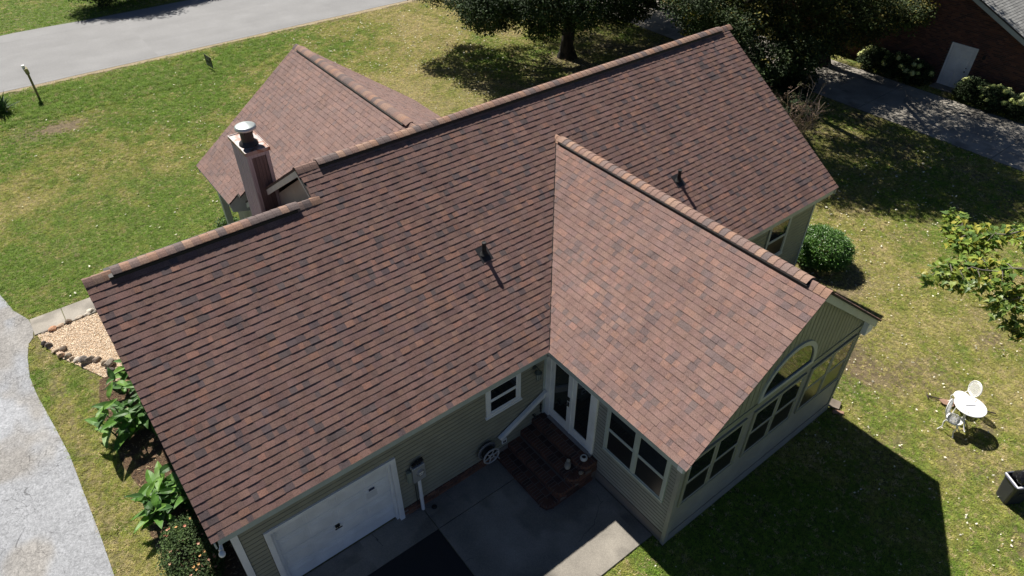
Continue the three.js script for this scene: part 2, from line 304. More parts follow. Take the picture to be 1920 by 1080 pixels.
// scattered small stuff: pebbles, chips, grass, leaves
function scatter(name, geo, mat, list, label, cat) { // list of {p, q, s, c}
  const im = new THREE.InstancedMesh(geo, mat, list.length), m = new THREE.Matrix4(), c = new THREE.Color();
  list.forEach((e, i) => { m.compose(e.p, e.q, e.s); im.setMatrixAt(i, m); c.setRGB(...e.c); im.setColorAt(i, c); });
  im.name = numbered(name); shade(im); scene.add(im); tag(im, label, cat, null, 'stuff'); return im;
}
const yaw = (a, tx = 0, tz = 0) => new THREE.Quaternion().setFromEuler(new THREE.Euler(tx, a, tz, 'YXZ'));
const chip = new MB().hexa([V(-0.5, 0, 0.4), V(0.5, 0, 0.5), V(0.42, 0, -0.5), V(-0.45, 0, -0.42)], [V(-0.32, 1, 0.28), V(0.3, 1, 0.3), V(0.28, 1, -0.3), V(-0.3, 1, -0.25)]).make();
{
  srand(5); const L = [];
  while (L.length < 7000) { const x = rr(-9.4, -7.35), z = rr(-12.14, -9.1); if (!inPoly(BED, x, z)) continue; const s = rr(0.012, 0.035), k = rr(0.6, 1.2); L.push({ p: V(x, 0.016, z), q: yaw(rr(0, 6.3), rr(-0.3, 0.3), rr(-0.3, 0.3)), s: V(s * 1.7, s * 0.6, s), c: mul3([0.74, 0.60, 0.45], k) }); }
  scatter('gravel', chip, std([1, 1, 1], { roughness: 0.95 }), L, 'pale tan pea gravel and chips filling the bed by the walkway', 'gravel');
  const K = [];
  while (K.length < 5200) { const x = rr(-8.8, -7.2), z = rr(-9.3, 0.5); if (!inPoly(SOIL, x, z)) continue; const s = rr(0.01, 0.03), k = rr(0.5, 1.3); K.push({ p: V(x, 0.01, z), q: yaw(rr(0, 6.3), rr(-0.3, 0.3), rr(-0.2, 0.2)), s: V(s * rr(1.2, 4), s * 0.4, s * 0.7), c: mul3(rnd() < 0.3 ? [0.42, 0.31, 0.18] : rnd() < 0.5 ? [0.2, 0.12, 0.075] : [0.1, 0.07, 0.05], k) }); }
  scatter('mulch', chip, std([1, 1, 1], { roughness: 0.95 }), K, 'brown bark mulch and straw under the leafy plants along the side wall', 'mulch');
}
// would a point show in the picture (with a margin)?
const pv = new THREE.Matrix4().multiplyMatrices(camera.projectionMatrix, camera.matrixWorldInverse), tmpv = new THREE.Vector3();
const seen = (x, y, z, m = 1.12) => { tmpv.set(x, y, z).applyMatrix4(pv); return Math.abs(tmpv.x) < m && Math.abs(tmpv.y) < m && tmpv.z < 1; };
// turf
{
  srand(77);
  const tuft = (n, spread, h, w) => { const mb = new MB(); for (let i = 0; i < n; i++) { const a = rr(0, 6.283), r = spread * Math.sqrt(rnd()), x = r * Math.cos(a), z = r * Math.sin(a), b = rr(0, 6.283), l = h * rr(0.55, 1.1), lean = rr(0.5, 1.9) * l, k = rr(0.75, 1.2), ca = Math.cos(b), sa = Math.sin(b); mb.col = [k, k, k * rr(0.85, 1.1)]; const m1 = V(x + ca * lean * 0.35, l * 0.6, z + sa * lean * 0.35), t = V(x + ca * lean, l, z + sa * lean), px = -sa * w * 0.5, pz = ca * w * 0.5; mb.quad(V(x - px, 0, z - pz), V(x + px, 0, z + pz), V(m1.x + px * 0.8, m1.y, m1.z + pz * 0.8), V(m1.x - px * 0.8, m1.y, m1.z - pz * 0.8)); mb.tri(V(m1.x - px * 0.8, m1.y, m1.z - pz * 0.8), V(m1.x + px * 0.8, m1.y, m1.z + pz * 0.8), t); } return mb.make(); };
  const mat = vc({ phys: true, roughness: 0.8, specularIntensity: 0.3, transmission: 0.5, thickness: 0, side: THREE.DoubleSide });
  const lists = [[], [], []], geos = [tuft(12, 0.06, 0.042, 0.011), tuft(12, 0.065, 0.034, 0.012), tuft(14, 0.07, 0.075, 0.013)];
  const put = (x, z, far) => {
    if (noGrass(x, z) || !seen(x, 0, z, 1.14)) return;
    const t = turf(x, z); if (rnd() < t.bare * 0.93 || rnd() < t.under * 0.45) return;
    let c = turfColor({ dry: clamp(t.dry + rr(-0.22, 0.22), 0, 1) }); const k = rr(0.72, 1.3); c = mul3(c, k);
    if (rnd() < 0.06 + 0.22 * t.dry) c = mul3([0.68, 0.57, 0.33], k);
    const lush = z < -27.6 && z > -31.6 && x < 6 ? 0.45 : 0.03, kind = rnd() < lush * (1 - t.dry) ? 2 : rnd() < 0.5 ? 0 : 1, s = rr(0.7, 1.25) * (far ? 1.35 : 1);
    lists[kind].push({ p: V(x, 0, z), q: yaw(rr(0, 6.3)), s: V(s, s * rr(0.7, 1.15) * (1 - 0.35 * t.dry), s), c });
  };
  const fill = (x0, x1, z0, z1, d, far) => { for (let z = z0; z < z1; z += d) for (let x = x0; x < x1; x += d) put(x + d * rnd(), z + d * rnd(), far); };
  fill(-12, 20, -9, 11, 0.058, false); fill(-14, 26, -21, -9, 0.068, false); fill(-14, 26, -32, -21, 0.08, true); fill(20, 30, -9, 8, 0.085, true); fill(26, 48, -32, -9, 0.16, true); fill(-14, 22, -54, -41, 0.12, true);
  lists.forEach((L, i) => scatter('grass', geos[i], mat, L, ['short mown lawn grass, fine greener blades', 'short mown lawn grass, drier sparse blades', 'taller lush grass tufts in the verge by the road'][i], 'grass'));
  console.log('grass', lists.map((l) => l.length));
  // fallen leaves
  const leaf = new MB(); leaf.quad(V(-0.5, 0.1, 0), V(0, 0, 0.32), V(0.5, 0.12, 0), V(0, 0.02, -0.3)); const P = [];
  const drop = (n, x0, x1, z0, z1, pale, s0, s1) => { for (let i = 0; i < n; i++) { const x = rr(x0, x1), z = rr(z0, z1); if (noGrass(x, z)) continue; const s = rr(s0, s1), k = rr(0.6, 1.15), c = rnd() < pale ? [0.82, 0.78, 0.62] : rnd() < 0.5 ? [0.38, 0.25, 0.11] : [0.24, 0.15, 0.08]; P.push({ p: V(x, rr(0.03, 0.05), z), q: yaw(rr(0, 6.3), rr(-0.5, 0.5), rr(-0.5, 0.5)), s: V(s, s * 1.5, s), c: mul3(c, k) }); } };
  drop(1250, 5, 20, -3, 9.5, 0.82, 0.03, 0.08); drop(400, -9, 16, -31, -12, 0.85, 0.05, 0.12); drop(260, 6, 16, -31, -22, 0.8, 0.06, 0.13); drop(2600, 10, 30, -26, 1, 0.3, 0.06, 0.13); drop(160, -2, 7, 3.4, 9, 0.75, 0.03, 0.07);
  scatter('leaf_litter', leaf.make(), std([1, 1, 1], { roughness: 0.8, side: THREE.DoubleSide }), P, 'pale curled fallen leaves strewn over the lawn and under the trees', 'leaves');
}
// ---------------------------------------------------------------- the house
const HE = 3.21, P = 0.673, XL = -7.55, XS = -3.04, XR = 11.35, ZG = -4.40, HG = HE - P * ZG, ZM = -5.054, HM = HE - P * ZM;
const XW = 3.4, HW = 5.834, PW = (HW - HE) / XW, XE = 6.8, ZW = 3.995, XF = 0.62, HF = 6.03, PF = 0.738, XFL = -3.39, HFE = HF - PF * (XF - XFL), ZF = -13.38;
const house = thing('house', 'single storey house with brown shingle roofs, taupe siding and a glazed rear wing', 'house');
const SH = { brown: [0.238, 0.152, 0.136], mauve: [0.222, 0.148, 0.139], dark: [0.152, 0.120, 0.124], orange: [0.30, 0.176, 0.142], tan: [0.268, 0.170, 0.145] };
function tabColor(calm) {
  const r = rnd(), k = rr(0.92, 1.08); let c;
  if (calm) c = r < 0.52 ? SH.brown : r < 0.76 ? SH.mauve : r < 0.85 ? SH.tan : r < 0.93 ? SH.dark : SH.orange;
  else c = r < 0.38 ? SH.brown : r < 0.60 ? SH.mauve : r < 0.75 ? SH.tan : r < 0.87 ? SH.dark : SH.orange;
  return [c[0] * k, c[1] * k * rr(0.97, 1.03), c[2] * k];
}
const frameOf = (O, U, W) => { const N = new THREE.Vector3().crossVectors(U, W); return { O, U, W, N, at: (u, v, n) => O.clone().addScaledVector(U, u).addScaledVector(W, v).addScaledVector(N, n) }; };
const up = (x, y, z) => V(x, y, z).normalize();
const LP = Math.hypot(1, P), LW = Math.hypot(1, PW), LF = Math.hypot(1, PF);
const zFrontAt = (y) => ZM - (HM - y) / P;                    // main street-side slope
const roofs = [
  { name: 'roof', label: 'long garden-side slope of the main roof', f: frameOf(V(0, HE, 0), V(1, 0, 0), up(0, P, -1)), v1: (x) => (x < XS ? -ZG : -ZM) * LP, u0: () => XL, u1: () => XR, calm: true,
    skip: (u, v) => { const y = HE + (v / LP) * P, w = (y - HE) / PW; return u > w + 0.12 && u < XE - w - 0.12 && y < HW; } },
  { name: 'roof', label: 'sunlit left slope of the rear wing roof', f: frameOf(V(0, HE, 0), V(0, 0, 1), up(1, PW, 0)), v1: () => XW * LW, u0: (v) => -((v / LW) * PW) / P - 0.1, u1: () => ZW },
  { name: 'roof', label: 'right slope of the rear wing roof', f: frameOf(V(XE, HE, 0), V(0, 0, -1), up(-1, PW, 0)), v1: () => XW * LW, u0: () => -ZW, u1: (v) => ((v / LW) * PW) / P + 0.1 },
  { name: 'roof', label: 'left slope of the street-side gable roof', f: frameOf(V(XFL, HFE, 0), V(0, 0, 1), up(1, PF, 0)), v1: () => (XF - XFL) * LF, u0: () => ZF, u1: (v) => { const y = HFE + (v / LF) * PF; return v < 0.35 ? -10.5 : v < 0.62 ? -10.3 : zFrontAt(y) + 0.1; } },
  { name: 'roof', label: 'right slope of the street-side gable roof', f: frameOf(V(2 * XF - XFL, HFE, 0), V(0, 0, -1), up(-1, PF, 0)), v1: () => (XF - XFL) * LF, u0: (v) => -(zFrontAt(HFE + (v / LF) * PF) + 0.1), u1: () => -ZF },
  { name: 'roof', label: 'street-side slope of the main roof', f: frameOf(V(0, HE, 2 * ZM), V(-1, 0, 0), up(0, P, 1)), v1: () => -ZM * LP, u0: () => -XR, u1: () => -XS, calm: true,
    skip: (u, v) => { const y = HE + (v / LP) * P; return -u < XF + (HF - y) / PF - 0.1 && -u > XF - (HF - y) / PF + 0.1; } },
  { name: 'roof', label: 'street-side slope of the lower garage roof', f: frameOf(V(0, HE, 2 * ZG), V(-1, 0, 0), up(0, P, 1)), v1: () => -ZG * LP, u0: () => -(XS + 0.3), u1: () => -XL, calm: true },
];
const deckMat = std([0.05, 0.045, 0.04], { roughness: 0.95 });
{
  srand(901);
  const E = 0.143, all = [];
  roofs.forEach((R, ri) => {
    const f = R.f; R.tabs = [];
    const vTop = ri === 0 ? -ZM * LP : R.v1(0);
    for (let k = -1, v = -0.012; v < vTop - 0.02; k++, v += E) {
      const a0 = R.u0(Math.max(v, 0)), b0 = R.u1(Math.max(v, 0)); let u = a0 - rr(0, 0.25), thick = rnd() < 0.5;
      while (u < b0) {
        const w = ri === 2 || ri > 3 ? rr(0.15, 0.3) : R.calm ? rr(0.085, 0.22) : rr(0.085, 0.20), a = Math.max(u, a0), b = Math.min(u + w, b0); const cc = tabColor(R.calm); u += w; thick = rnd() < 0.5 ? !thick : thick;
        if (b - a < 0.012) continue;
        const lim = R.v1((a + b) / 2); if (v > lim - 0.02) continue;
        const v1 = Math.min(v + E + 0.04, lim);
        if (R.skip && (R.skip(a, v) && R.skip(b, v) && R.skip((a + b) / 2, Math.max(v1 - 0.02, v)))) continue;
        const t = R.calm ? (thick ? rr(0.0135, 0.016) : rr(0.0095, 0.011)) : (thick ? rr(0.015, 0.017) : rr(0.010, 0.012)), dv = rr(-0.002, 0.002), g = 0.0004;
        const fade = 0.93 + 0.16 * (fbm(u / 2.2 + ri * 9, v / 1.4, 3, 0, 301) - 0.1) - 0.07 * sst(0.5, 0.75, fbm(u / 0.35 + ri * 5, v / 2.5, 2, 0, 305)), c = mul3(ri === 3 || ri === 4 ? mix3(cc, [0.250, 0.183, 0.170], 0.6) : ri === 1 ? mix3(cc, [0.262, 0.188, 0.172], 0.32) : cc, fade * (R.calm ? 1.0 : 1.12));  // far street-side gable tabs get distance haze mixed into their colour
        const tab = { c, ring: [[a + g, v + dv], [b - g, v + dv], [b - g, v1], [a + g, v1]], h0: 0.005 + t, h1: 0.006, f };
        R.tabs.push(tab);
        const q = f.at((a + b) / 2, v + E / 2, 0), d = q.distanceTo(camera.position);
        const face = f.N.dot(new THREE.Vector3().subVectors(camera.position, q).divideScalar(d));
        tab.big = seen(q.x, q.y, q.z, 0.99) && ri < 2 ? ((b - a) * E * Math.max(face, 0)) / (d * d) : 0;
        all.push(tab);
      }
    }
  });
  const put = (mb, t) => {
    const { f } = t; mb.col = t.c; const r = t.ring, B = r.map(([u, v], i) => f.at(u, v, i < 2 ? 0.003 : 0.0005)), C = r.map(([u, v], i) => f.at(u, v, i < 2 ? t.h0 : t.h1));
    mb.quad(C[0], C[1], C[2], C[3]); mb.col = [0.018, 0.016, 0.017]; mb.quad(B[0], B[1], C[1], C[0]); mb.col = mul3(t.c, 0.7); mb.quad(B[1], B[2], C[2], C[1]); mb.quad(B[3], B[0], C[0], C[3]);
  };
  const single = new Set([...all].sort((a, b) => b.big - a.big).slice(0, 300));
  roofs.forEach((R, ri) => {
    // sheathing under the shingles
    const f = R.f, mb = new MB(), slab = (u0, u1, v0, v1) => { const A = [[u0, v0], [u1, v0], [u1, v1], [u0, v1]]; mb.hexa(A.map(([u, v]) => f.at(u, v, -0.035)), A.map(([u, v]) => f.at(u, v, 0))); };
    if (ri === 0) { slab(XL + 0.02, XS, 0.005, -ZG * LP - 0.01); slab(XS, XR - 0.02, 0.005, -ZM * LP - 0.01); }
    else if (ri < 5) { const n = 14, vt = R.v1(0) - 0.01; for (let i = 0; i < n; i++) { const v0 = 0.004 + (vt * i) / n, v1 = 0.004 + (vt * (i + 1)) / n - 0.002; slab(R.u0(v0) + 0.01, R.u1(v0) - 0.01, v0, v1 - 0.003); } }
    else slab(R.u0(0) + 0.01, R.u1(0) - 0.01, 0.005, R.v1(0) - 0.01);
    R.part = add(R.name, mb.make(), deckMat, house, R.label);
    const rest = new MB();
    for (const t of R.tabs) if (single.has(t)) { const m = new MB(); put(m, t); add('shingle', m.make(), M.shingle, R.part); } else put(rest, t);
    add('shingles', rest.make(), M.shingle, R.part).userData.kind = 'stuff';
  });
  console.log('tabs', all.length);
}
// ridges: overlapping caps, most of them lifted on a black ridge vent
{
  srand(33);
  const ventMat = std([0.012, 0.012, 0.013], { roughness: 0.6 });
  const ridge = (A, B, slope, vent0, vent1, expo = 0.165) => {
    const L = A.distanceTo(B), dir = new THREE.Vector3().subVectors(B, A).normalize(), q = new THREE.Quaternion().setFromUnitVectors(V(1, 0, 0), dir), part = grp('ridge', house);
    const steep = (w, drop) => [[-w, -w * slope * 1.0 + drop], [-w * 0.5, -w * slope * 0.5 + drop + 0.012], [-w * 0.14, drop - 0.004], [w * 0.14, drop - 0.004], [w * 0.5, -w * slope * 0.5 + drop + 0.012], [w, -w * slope + drop]];
    const flat = (w, drop) => [[-w, -0.062 + drop], [-w * 0.6, -0.026 + drop], [-w * 0.2, drop - 0.002], [w * 0.2, drop - 0.002], [w * 0.6, -0.026 + drop], [w, -0.062 + drop]];
    const cols = [[0.34, 0.235, 0.19], [0.36, 0.23, 0.175], [0.28, 0.19, 0.165], [0.25, 0.187, 0.172], [0.185, 0.15, 0.147], [0.39, 0.265, 0.205]];
    const [geosS, geosF] = [steep, flat].map((sec) => cols.map((c) => {
      const mb = new MB(); mb.col = c; const len = expo + 0.06, S = sec(0.15, 0.022), S2 = sec(0.15, 0.008);
      const g = (s, x) => s.map(([z, y]) => V(x, y, z)), a = g(S, 0), b = g(S2, len), lo = g(sec(0.15, 0.006), 0), lo2 = g(sec(0.15, -0.002), len);
      for (let i = 0; i < 5; i++) { mb.quad(a[i + 1], b[i + 1], b[i], a[i]); mb.quad(a[i], lo[i], lo[i + 1], a[i + 1]); }
      mb.quad(a[0], b[0], lo2[0], lo[0]); mb.quad(lo[5], lo2[5], b[5], a[5]);
      return mb.make();
    }));
    for (let s = 0.0; s < L - 0.02; s += expo) {
      const onVent = s > vent0 - 0.02 && s < L - vent1 - 0.05, o = add('ridge_cap', (onVent ? geosF : geosS)[Math.floor(Math.min(rnd() * 5.2 * (0.75 + 0.4 * rnd()), 5.99))], M.shingle, part);
      const lift = onVent ? 0.036 : 0.010;
      o.position.copy(A).addScaledVector(dir, s); o.position.y += lift + rr(0, 0.002); o.quaternion.copy(q);
    }
    const mb = new MB(), a = vent0, b = L - vent1;
    for (const s of [-1, 1]) { const w0 = 0.03, w1 = 0.158, r = (x) => [V(x, -w0 * slope + 0.004, s * w0), V(x, -w1 * slope + 0.010, s * w1), V(x, -0.038, s * w1), V(x, 0.002, s * w0)]; const R0 = r(a), R1 = r(b); mb.hexa(s > 0 ? R0 : [...R0].reverse(), s > 0 ? R1 : [...R1].reverse()); }
    const v = add('ridge_vent', mb.make(), ventMat, part); v.position.copy(A); v.quaternion.copy(q);
  };
  ridge(V(XL, HG, ZG), V(XS + 0.03, HG, ZG), P, 0.42, 0.42);
  ridge(V(XS, HM, ZM), V(XR, HM, ZM), P, 0.5, 0.45);
  ridge(V(XW, HW, ZW), V(XW, HW, -(HW - HE) / P - 0.05), PW, 0.42, 0.38, 0.15);
  ridge(V(XF, HF, ZF), V(XF, HF, -5.95), PF, 0.35, 0.6, 0.165);
}
{ // dark open line along the valleys beside the rear wing
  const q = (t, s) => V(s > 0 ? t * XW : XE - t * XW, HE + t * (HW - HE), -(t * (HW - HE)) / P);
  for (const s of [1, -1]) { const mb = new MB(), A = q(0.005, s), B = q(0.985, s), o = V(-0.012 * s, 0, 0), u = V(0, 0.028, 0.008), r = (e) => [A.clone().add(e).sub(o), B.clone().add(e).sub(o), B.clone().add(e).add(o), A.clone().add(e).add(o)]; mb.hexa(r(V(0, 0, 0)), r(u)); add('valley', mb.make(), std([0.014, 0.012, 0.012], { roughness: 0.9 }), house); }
}
// walls: a dark core behind, backing coloured as lap shadow, boards in front
const zy = (a, b, e) => V(e, b, -a); // profile drawn as (-z, y), drawn out along x
{
  const core = new MB();
  core.box(-7.1, 10.8, 0.05, 2.95, -9.7, -0.55);
  core.box(0.45, 6.4, 0.05, 2.95, -0.55, 3.55);
  core.box(-2.6, 3.7, 0.05, 2.95, -12.9, -9.7);
  add('inner_walls', core.make(), M.shadeBacking, house);
}
function lap(part, frame, y0, y1, expo, spans, mat, gap = 0.023, lip = 0.012) {
  for (let y = y0; y < y1 - 0.02; y += expo) for (const [a, b] of spans(y + expo / 2)) {
    const t = Math.min(y + expo, y1), mb = new MB(), gy = y + gap;
    mb.hexa([frame(a, gy, lip), frame(b, gy, lip), frame(b, gy, 0), frame(a, gy, 0)], [frame(a, t, 0.006), frame(b, t, 0.006), frame(b, t, 0), frame(a, t, 0)]);
    add('siding_board', mb.make(), mat, part);
  }
}
const rearF = (a, y, d) => V(a, y, -0.335 + d), wingF = (a, y, d) => V(0.275 - d, y, a), gabF = (a, y, d) => V(a, y, 3.735 + d), leftF = (a, y, d) => V(-7.235 - d, y, a);
{
  const w1 = new MB(); // garden wall left of the wing
  w1.box(-7.235, -6.73, 0, 2.98, -0.55, -0.335).box(-6.73, -3.89, 2.24, 2.98, -0.55, -0.335).box(-3.89, 0.275, 0, 2.98, -0.55, -0.335);
  const rw = add('wall', w1.make(), M.shadeBacking, house, 'taupe garden-side wall with the garage door');
  lap(rw, rearF, 0.32, 3.0, 0.128, (y) => (y < 2.26 ? [[-7.12, -6.74], [-3.88, 0.24]] : [[-7.12, 0.24]]), M.siding);
  const w2 = new MB().box(6.53, 10.93, 0, 2.98, -0.55, -0.335);
  const rw2 = add('wall', w2.make(), M.shadeBacking, house, 'olive wall beyond the rear wing');
  lap(rw2, rearF, 0.3, 3.0, 0.128, () => [[6.6, 10.86]], M.gableSiding);
  const w3 = new MB().box(0.275, 0.45, 0, 2.98, -0.33, 3.735);
  const rw3 = add('wall', w3.make(), M.shadeBacking, house, 'grey lap sided wall of the rear wing beside the patio');
  lap(rw3, wingF, 0.34, 3.0, 0.115, (y) => (y < 2.86 ? [[1.40, 3.66]] : [[-0.3, 3.66]]), M.sidingWing, 0.034, 0.013);
  add('foundation', new MB().box(0.262, 0.3, -0.02, 0.335, 1.4, 3.70).make(), M.mortar, rw3, 'plain grey foundation band');
  // gable wall of the wing
  const w4 = new MB(); w4.box(0.275, 6.53, 0, 3.0, 3.55, 3.735); w4.prism([[0.2, 3.0], [6.6, 3.0], [6.6, 3.21], [3.4, 5.69], [0.2, 3.21]], 3.60, 3.733);
  const rw4 = add('wall', w4.make(), M.gableSiding, house, 'gable wall of the rear wing with three double windows');
  add('foundation', new MB().box(0.262, 6.53, -0.02, 0.32, 3.74, 3.757).make(), M.render, rw4);
  lap(rw4, gabF, 0.33, 3.0, 0.128, () => [[0.36, 6.44]], M.sidingWing);
  add('frieze_board', new MB().box(0.27, 6.53, 3.0, 3.16, 3.74, 3.775).make(), M.gableSiding, rw4);
  for (let x = 0.30; x < 6.5; x += 0.172) { // vertical boards up to the rake
    const a = x, b = Math.min(x + 0.150, 6.5), top = (q) => HW - Math.abs(q - XW) * PW - 0.16; if (Math.min(top(a), top(b)) < 3.2) continue;
    const mb = new MB(), pts = b > XW && a < XW ? [[a, 3.165], [b, 3.165], [b, top(b)], [XW, top(XW)], [a, top(a)]] : [[a, 3.165], [b, 3.165], [b, top(b)], [a, top(a)]];
    mb.prism(pts, 3.732, 3.757); mb.box(b - 0.012, b + 0.008, 3.165, Math.min(top(b), top(b + 0.01)), 3.733, 3.750);
    add('vertical_board', mb.make(), M.gableSiding, rw4);
  }
  // end walls
  const w5 = new MB(); w5.prism([[0.335, 0], [8.5, 0], [8.5, 3.0], [4.4, 5.98], [0.335, 3.1]], -7.235, -7.1, zy);
  const rw5 = add('wall', w5.make(), M.sidingWing, house, 'pale end wall of the garage facing the driveway');
  lap(rw5, leftF, 0.3, 5.7, 0.128, (y) => [[-(Math.min(8.45, 4.4 + (6.0 - y) / P)), -Math.max(0.42, 4.4 - (6.0 - y) / P)]], M.sidingWing);
  const w6 = new MB(); w6.prism([[0.335, 0], [9.8, 0], [9.8, 3.1], [5.05, 6.42], [0.335, 3.15]], 10.8, 10.93, zy); w6.prism([[3.2, 2.9], [9.8, 2.9], [9.8, 3.1], [5.05, 6.42], [3.2, 5.15]], -2.74, -2.6, zy);
  w6.prism([[0, 0], [6.5, 0], [6.5, 3.0], [3.3, 5.6], [0, 3.1]], -13.1, -12.95, (a, b, e) => V(a - 2.65, b, e)); w6.box(-2.65, -2.6, 0, 3, -12.95, -9.75).box(3.8, 3.85, 0, 3, -12.95, -9.75).box(-7.1, -2.6, 0, 3, -8.6, -8.5).box(-2.7, 10.8, 0, 3, -9.85, -9.75);
  add('wall', w6.make(), M.sidingWing, house, 'gable and street-side walls');
  // corner boards
  const cb = (x0, x1, z0, z1, y0 = 0.02, y1 = 3.0, m = M.fascia) => add('corner_board', new MB().box(x0, x1, y0, y1, z0, z1).make(), m, house);
  cb(-7.262, -7.13, -0.345, -0.305, 0.02, 3.0, M.white); cb(-7.265, -7.237, -0.44, -0.346); cb(0.245, 0.278, 3.67, 3.762, 0.0, 3.0, M.sidingWing); cb(0.279, 0.35, 3.734, 3.764, 0.02, 3.0, M.sidingWing); cb(6.45, 6.535, 3.734, 3.764, 0.02, 3.0, M.gableSiding); cb(10.86, 10.945, -0.345, -0.305);
  cb(0.15, 0.24, -0.34, -0.30, 0.72, 3.0, M.fascia);
  cb(-3.29, -3.11, -12.1, -11.92, 0.02, 2.98); // porch post
}
// eaves and rakes
{
  const fa = (geo, label) => add('fascia', geo, M.fascia, house, label);
  fa(new MB().box(XL + 0.1, -0.02, HE - 0.21, HE - 0.05, -0.06, -0.035).make()); fa(new MB().box(XE + 0.05, XR - 0.1, HE - 0.21, HE - 0.05, -0.06, -0.035).make());
  fa(new MB().box(0.035, 0.06, HE - 0.21, HE - 0.05, -0.0, ZW - 0.08).make()); fa(new MB().box(XE - 0.06, XE - 0.035, HE - 0.21, HE - 0.05, 0.02, ZW - 0.08).make());
  const sf = new MB(); sf.box(XL + 0.1, 0.06, HE - 0.225, HE - 0.212, -0.34, -0.05); sf.box(XE - 0.1, XR - 0.1, HE - 0.225, HE - 0.212, -0.34, -0.05); sf.box(0.05, 0.30, HE - 0.224, HE - 0.213, -0.049, ZW - 0.1); sf.box(6.5, XE - 0.05, HE - 0.224, HE - 0.213, 0, ZW - 0.1);
  add('soffit', sf.make(), M.white, house);
  const rake = (A, B, n, w, th = 0.03, k = 0.07) => { // board below the roof edge from A to B, set back by k from n
    const mb = new MB(), o = n.clone().multiplyScalar(-k), i = n.clone().multiplyScalar(-k - th), dn = V(0, -w, 0), d0 = V(0, -0.05, 0);
    const a = A.clone().add(d0), b = B.clone().add(d0), r = (s) => [a.clone().add(dn).add(s), b.clone().add(dn).add(s), b.clone().add(s), a.clone().add(s)];
    mb.hexa(r(i), r(o)); fa(mb.make());
  };
  rake(V(0.05, HE + 0.04, ZW), V(XW, HW, ZW), V(0, 0, 1), 0.2); rake(V(XW, HW, ZW), V(XE - 0.01, HE + 0.01, ZW), V(0, 0, 1), 0.2);
  rake(V(XL, HE, 0), V(XL, HG, ZG), V(-1, 0, 0), 0.16, 0.03, 0.03); rake(V(XL, HG, ZG), V(XL, HE, 2 * ZG), V(-1, 0, 0), 0.16, 0.03, 0.03);
  rake(V(XR, HE, 0), V(XR, HM, ZM), V(1, 0, 0), 0.16); rake(V(XS, HG + 0.08, ZG - 0.1), V(XS, HM, ZM), V(-1, 0, 0), 0.16, 0.03, 0.02);
  rake(V(XS, HM, ZM), V(XS, zM2(-7.66), -7.66), V(-1, 0, 0), 0.16, 0.03, 0.02); rake(V(XS, zM2(-8.86), -8.86), V(XS, HE, 2 * ZM), V(-1, 0, 0), 0.16, 0.03, 0.02);
  rake(V(XFL, HFE, ZF), V(XF, HF, ZF), V(0, 0, -1), 0.2); rake(V(XF, HF, ZF), V(2 * XF - XFL, HFE, ZF), V(0, 0, -1), 0.2);
  // boxed ends of the eaves
  const rt = (poly, z0, z1, m = M.fascia) => add('eave_return', new MB().prism(poly, z0, z1).make(), m, house);
  rt([[6.44, 2.86], [6.74, 2.86], [6.78, 3.13], [6.44, 3.38]], 3.768, ZW - 0.105, M.white); rt([[0.03, 2.99], [0.30, 2.93], [0.30, 3.3], [0.03, 3.12]], 3.768, ZW - 0.105, M.white);
  rt([[-3.34, 2.74], [-2.80, 2.60], [-2.80, 3.42], [-3.34, 3.04]], -10.68, -10.56, M.fascia);
  add('gutter', new MB().box(XFL + 0.02, XFL + 0.10, HFE - 0.16, HFE - 0.05, ZF + 0.1, -10.55).make(), M.fascia, house);
}
function zM2(z) { return HM - P * (ZM - z); }
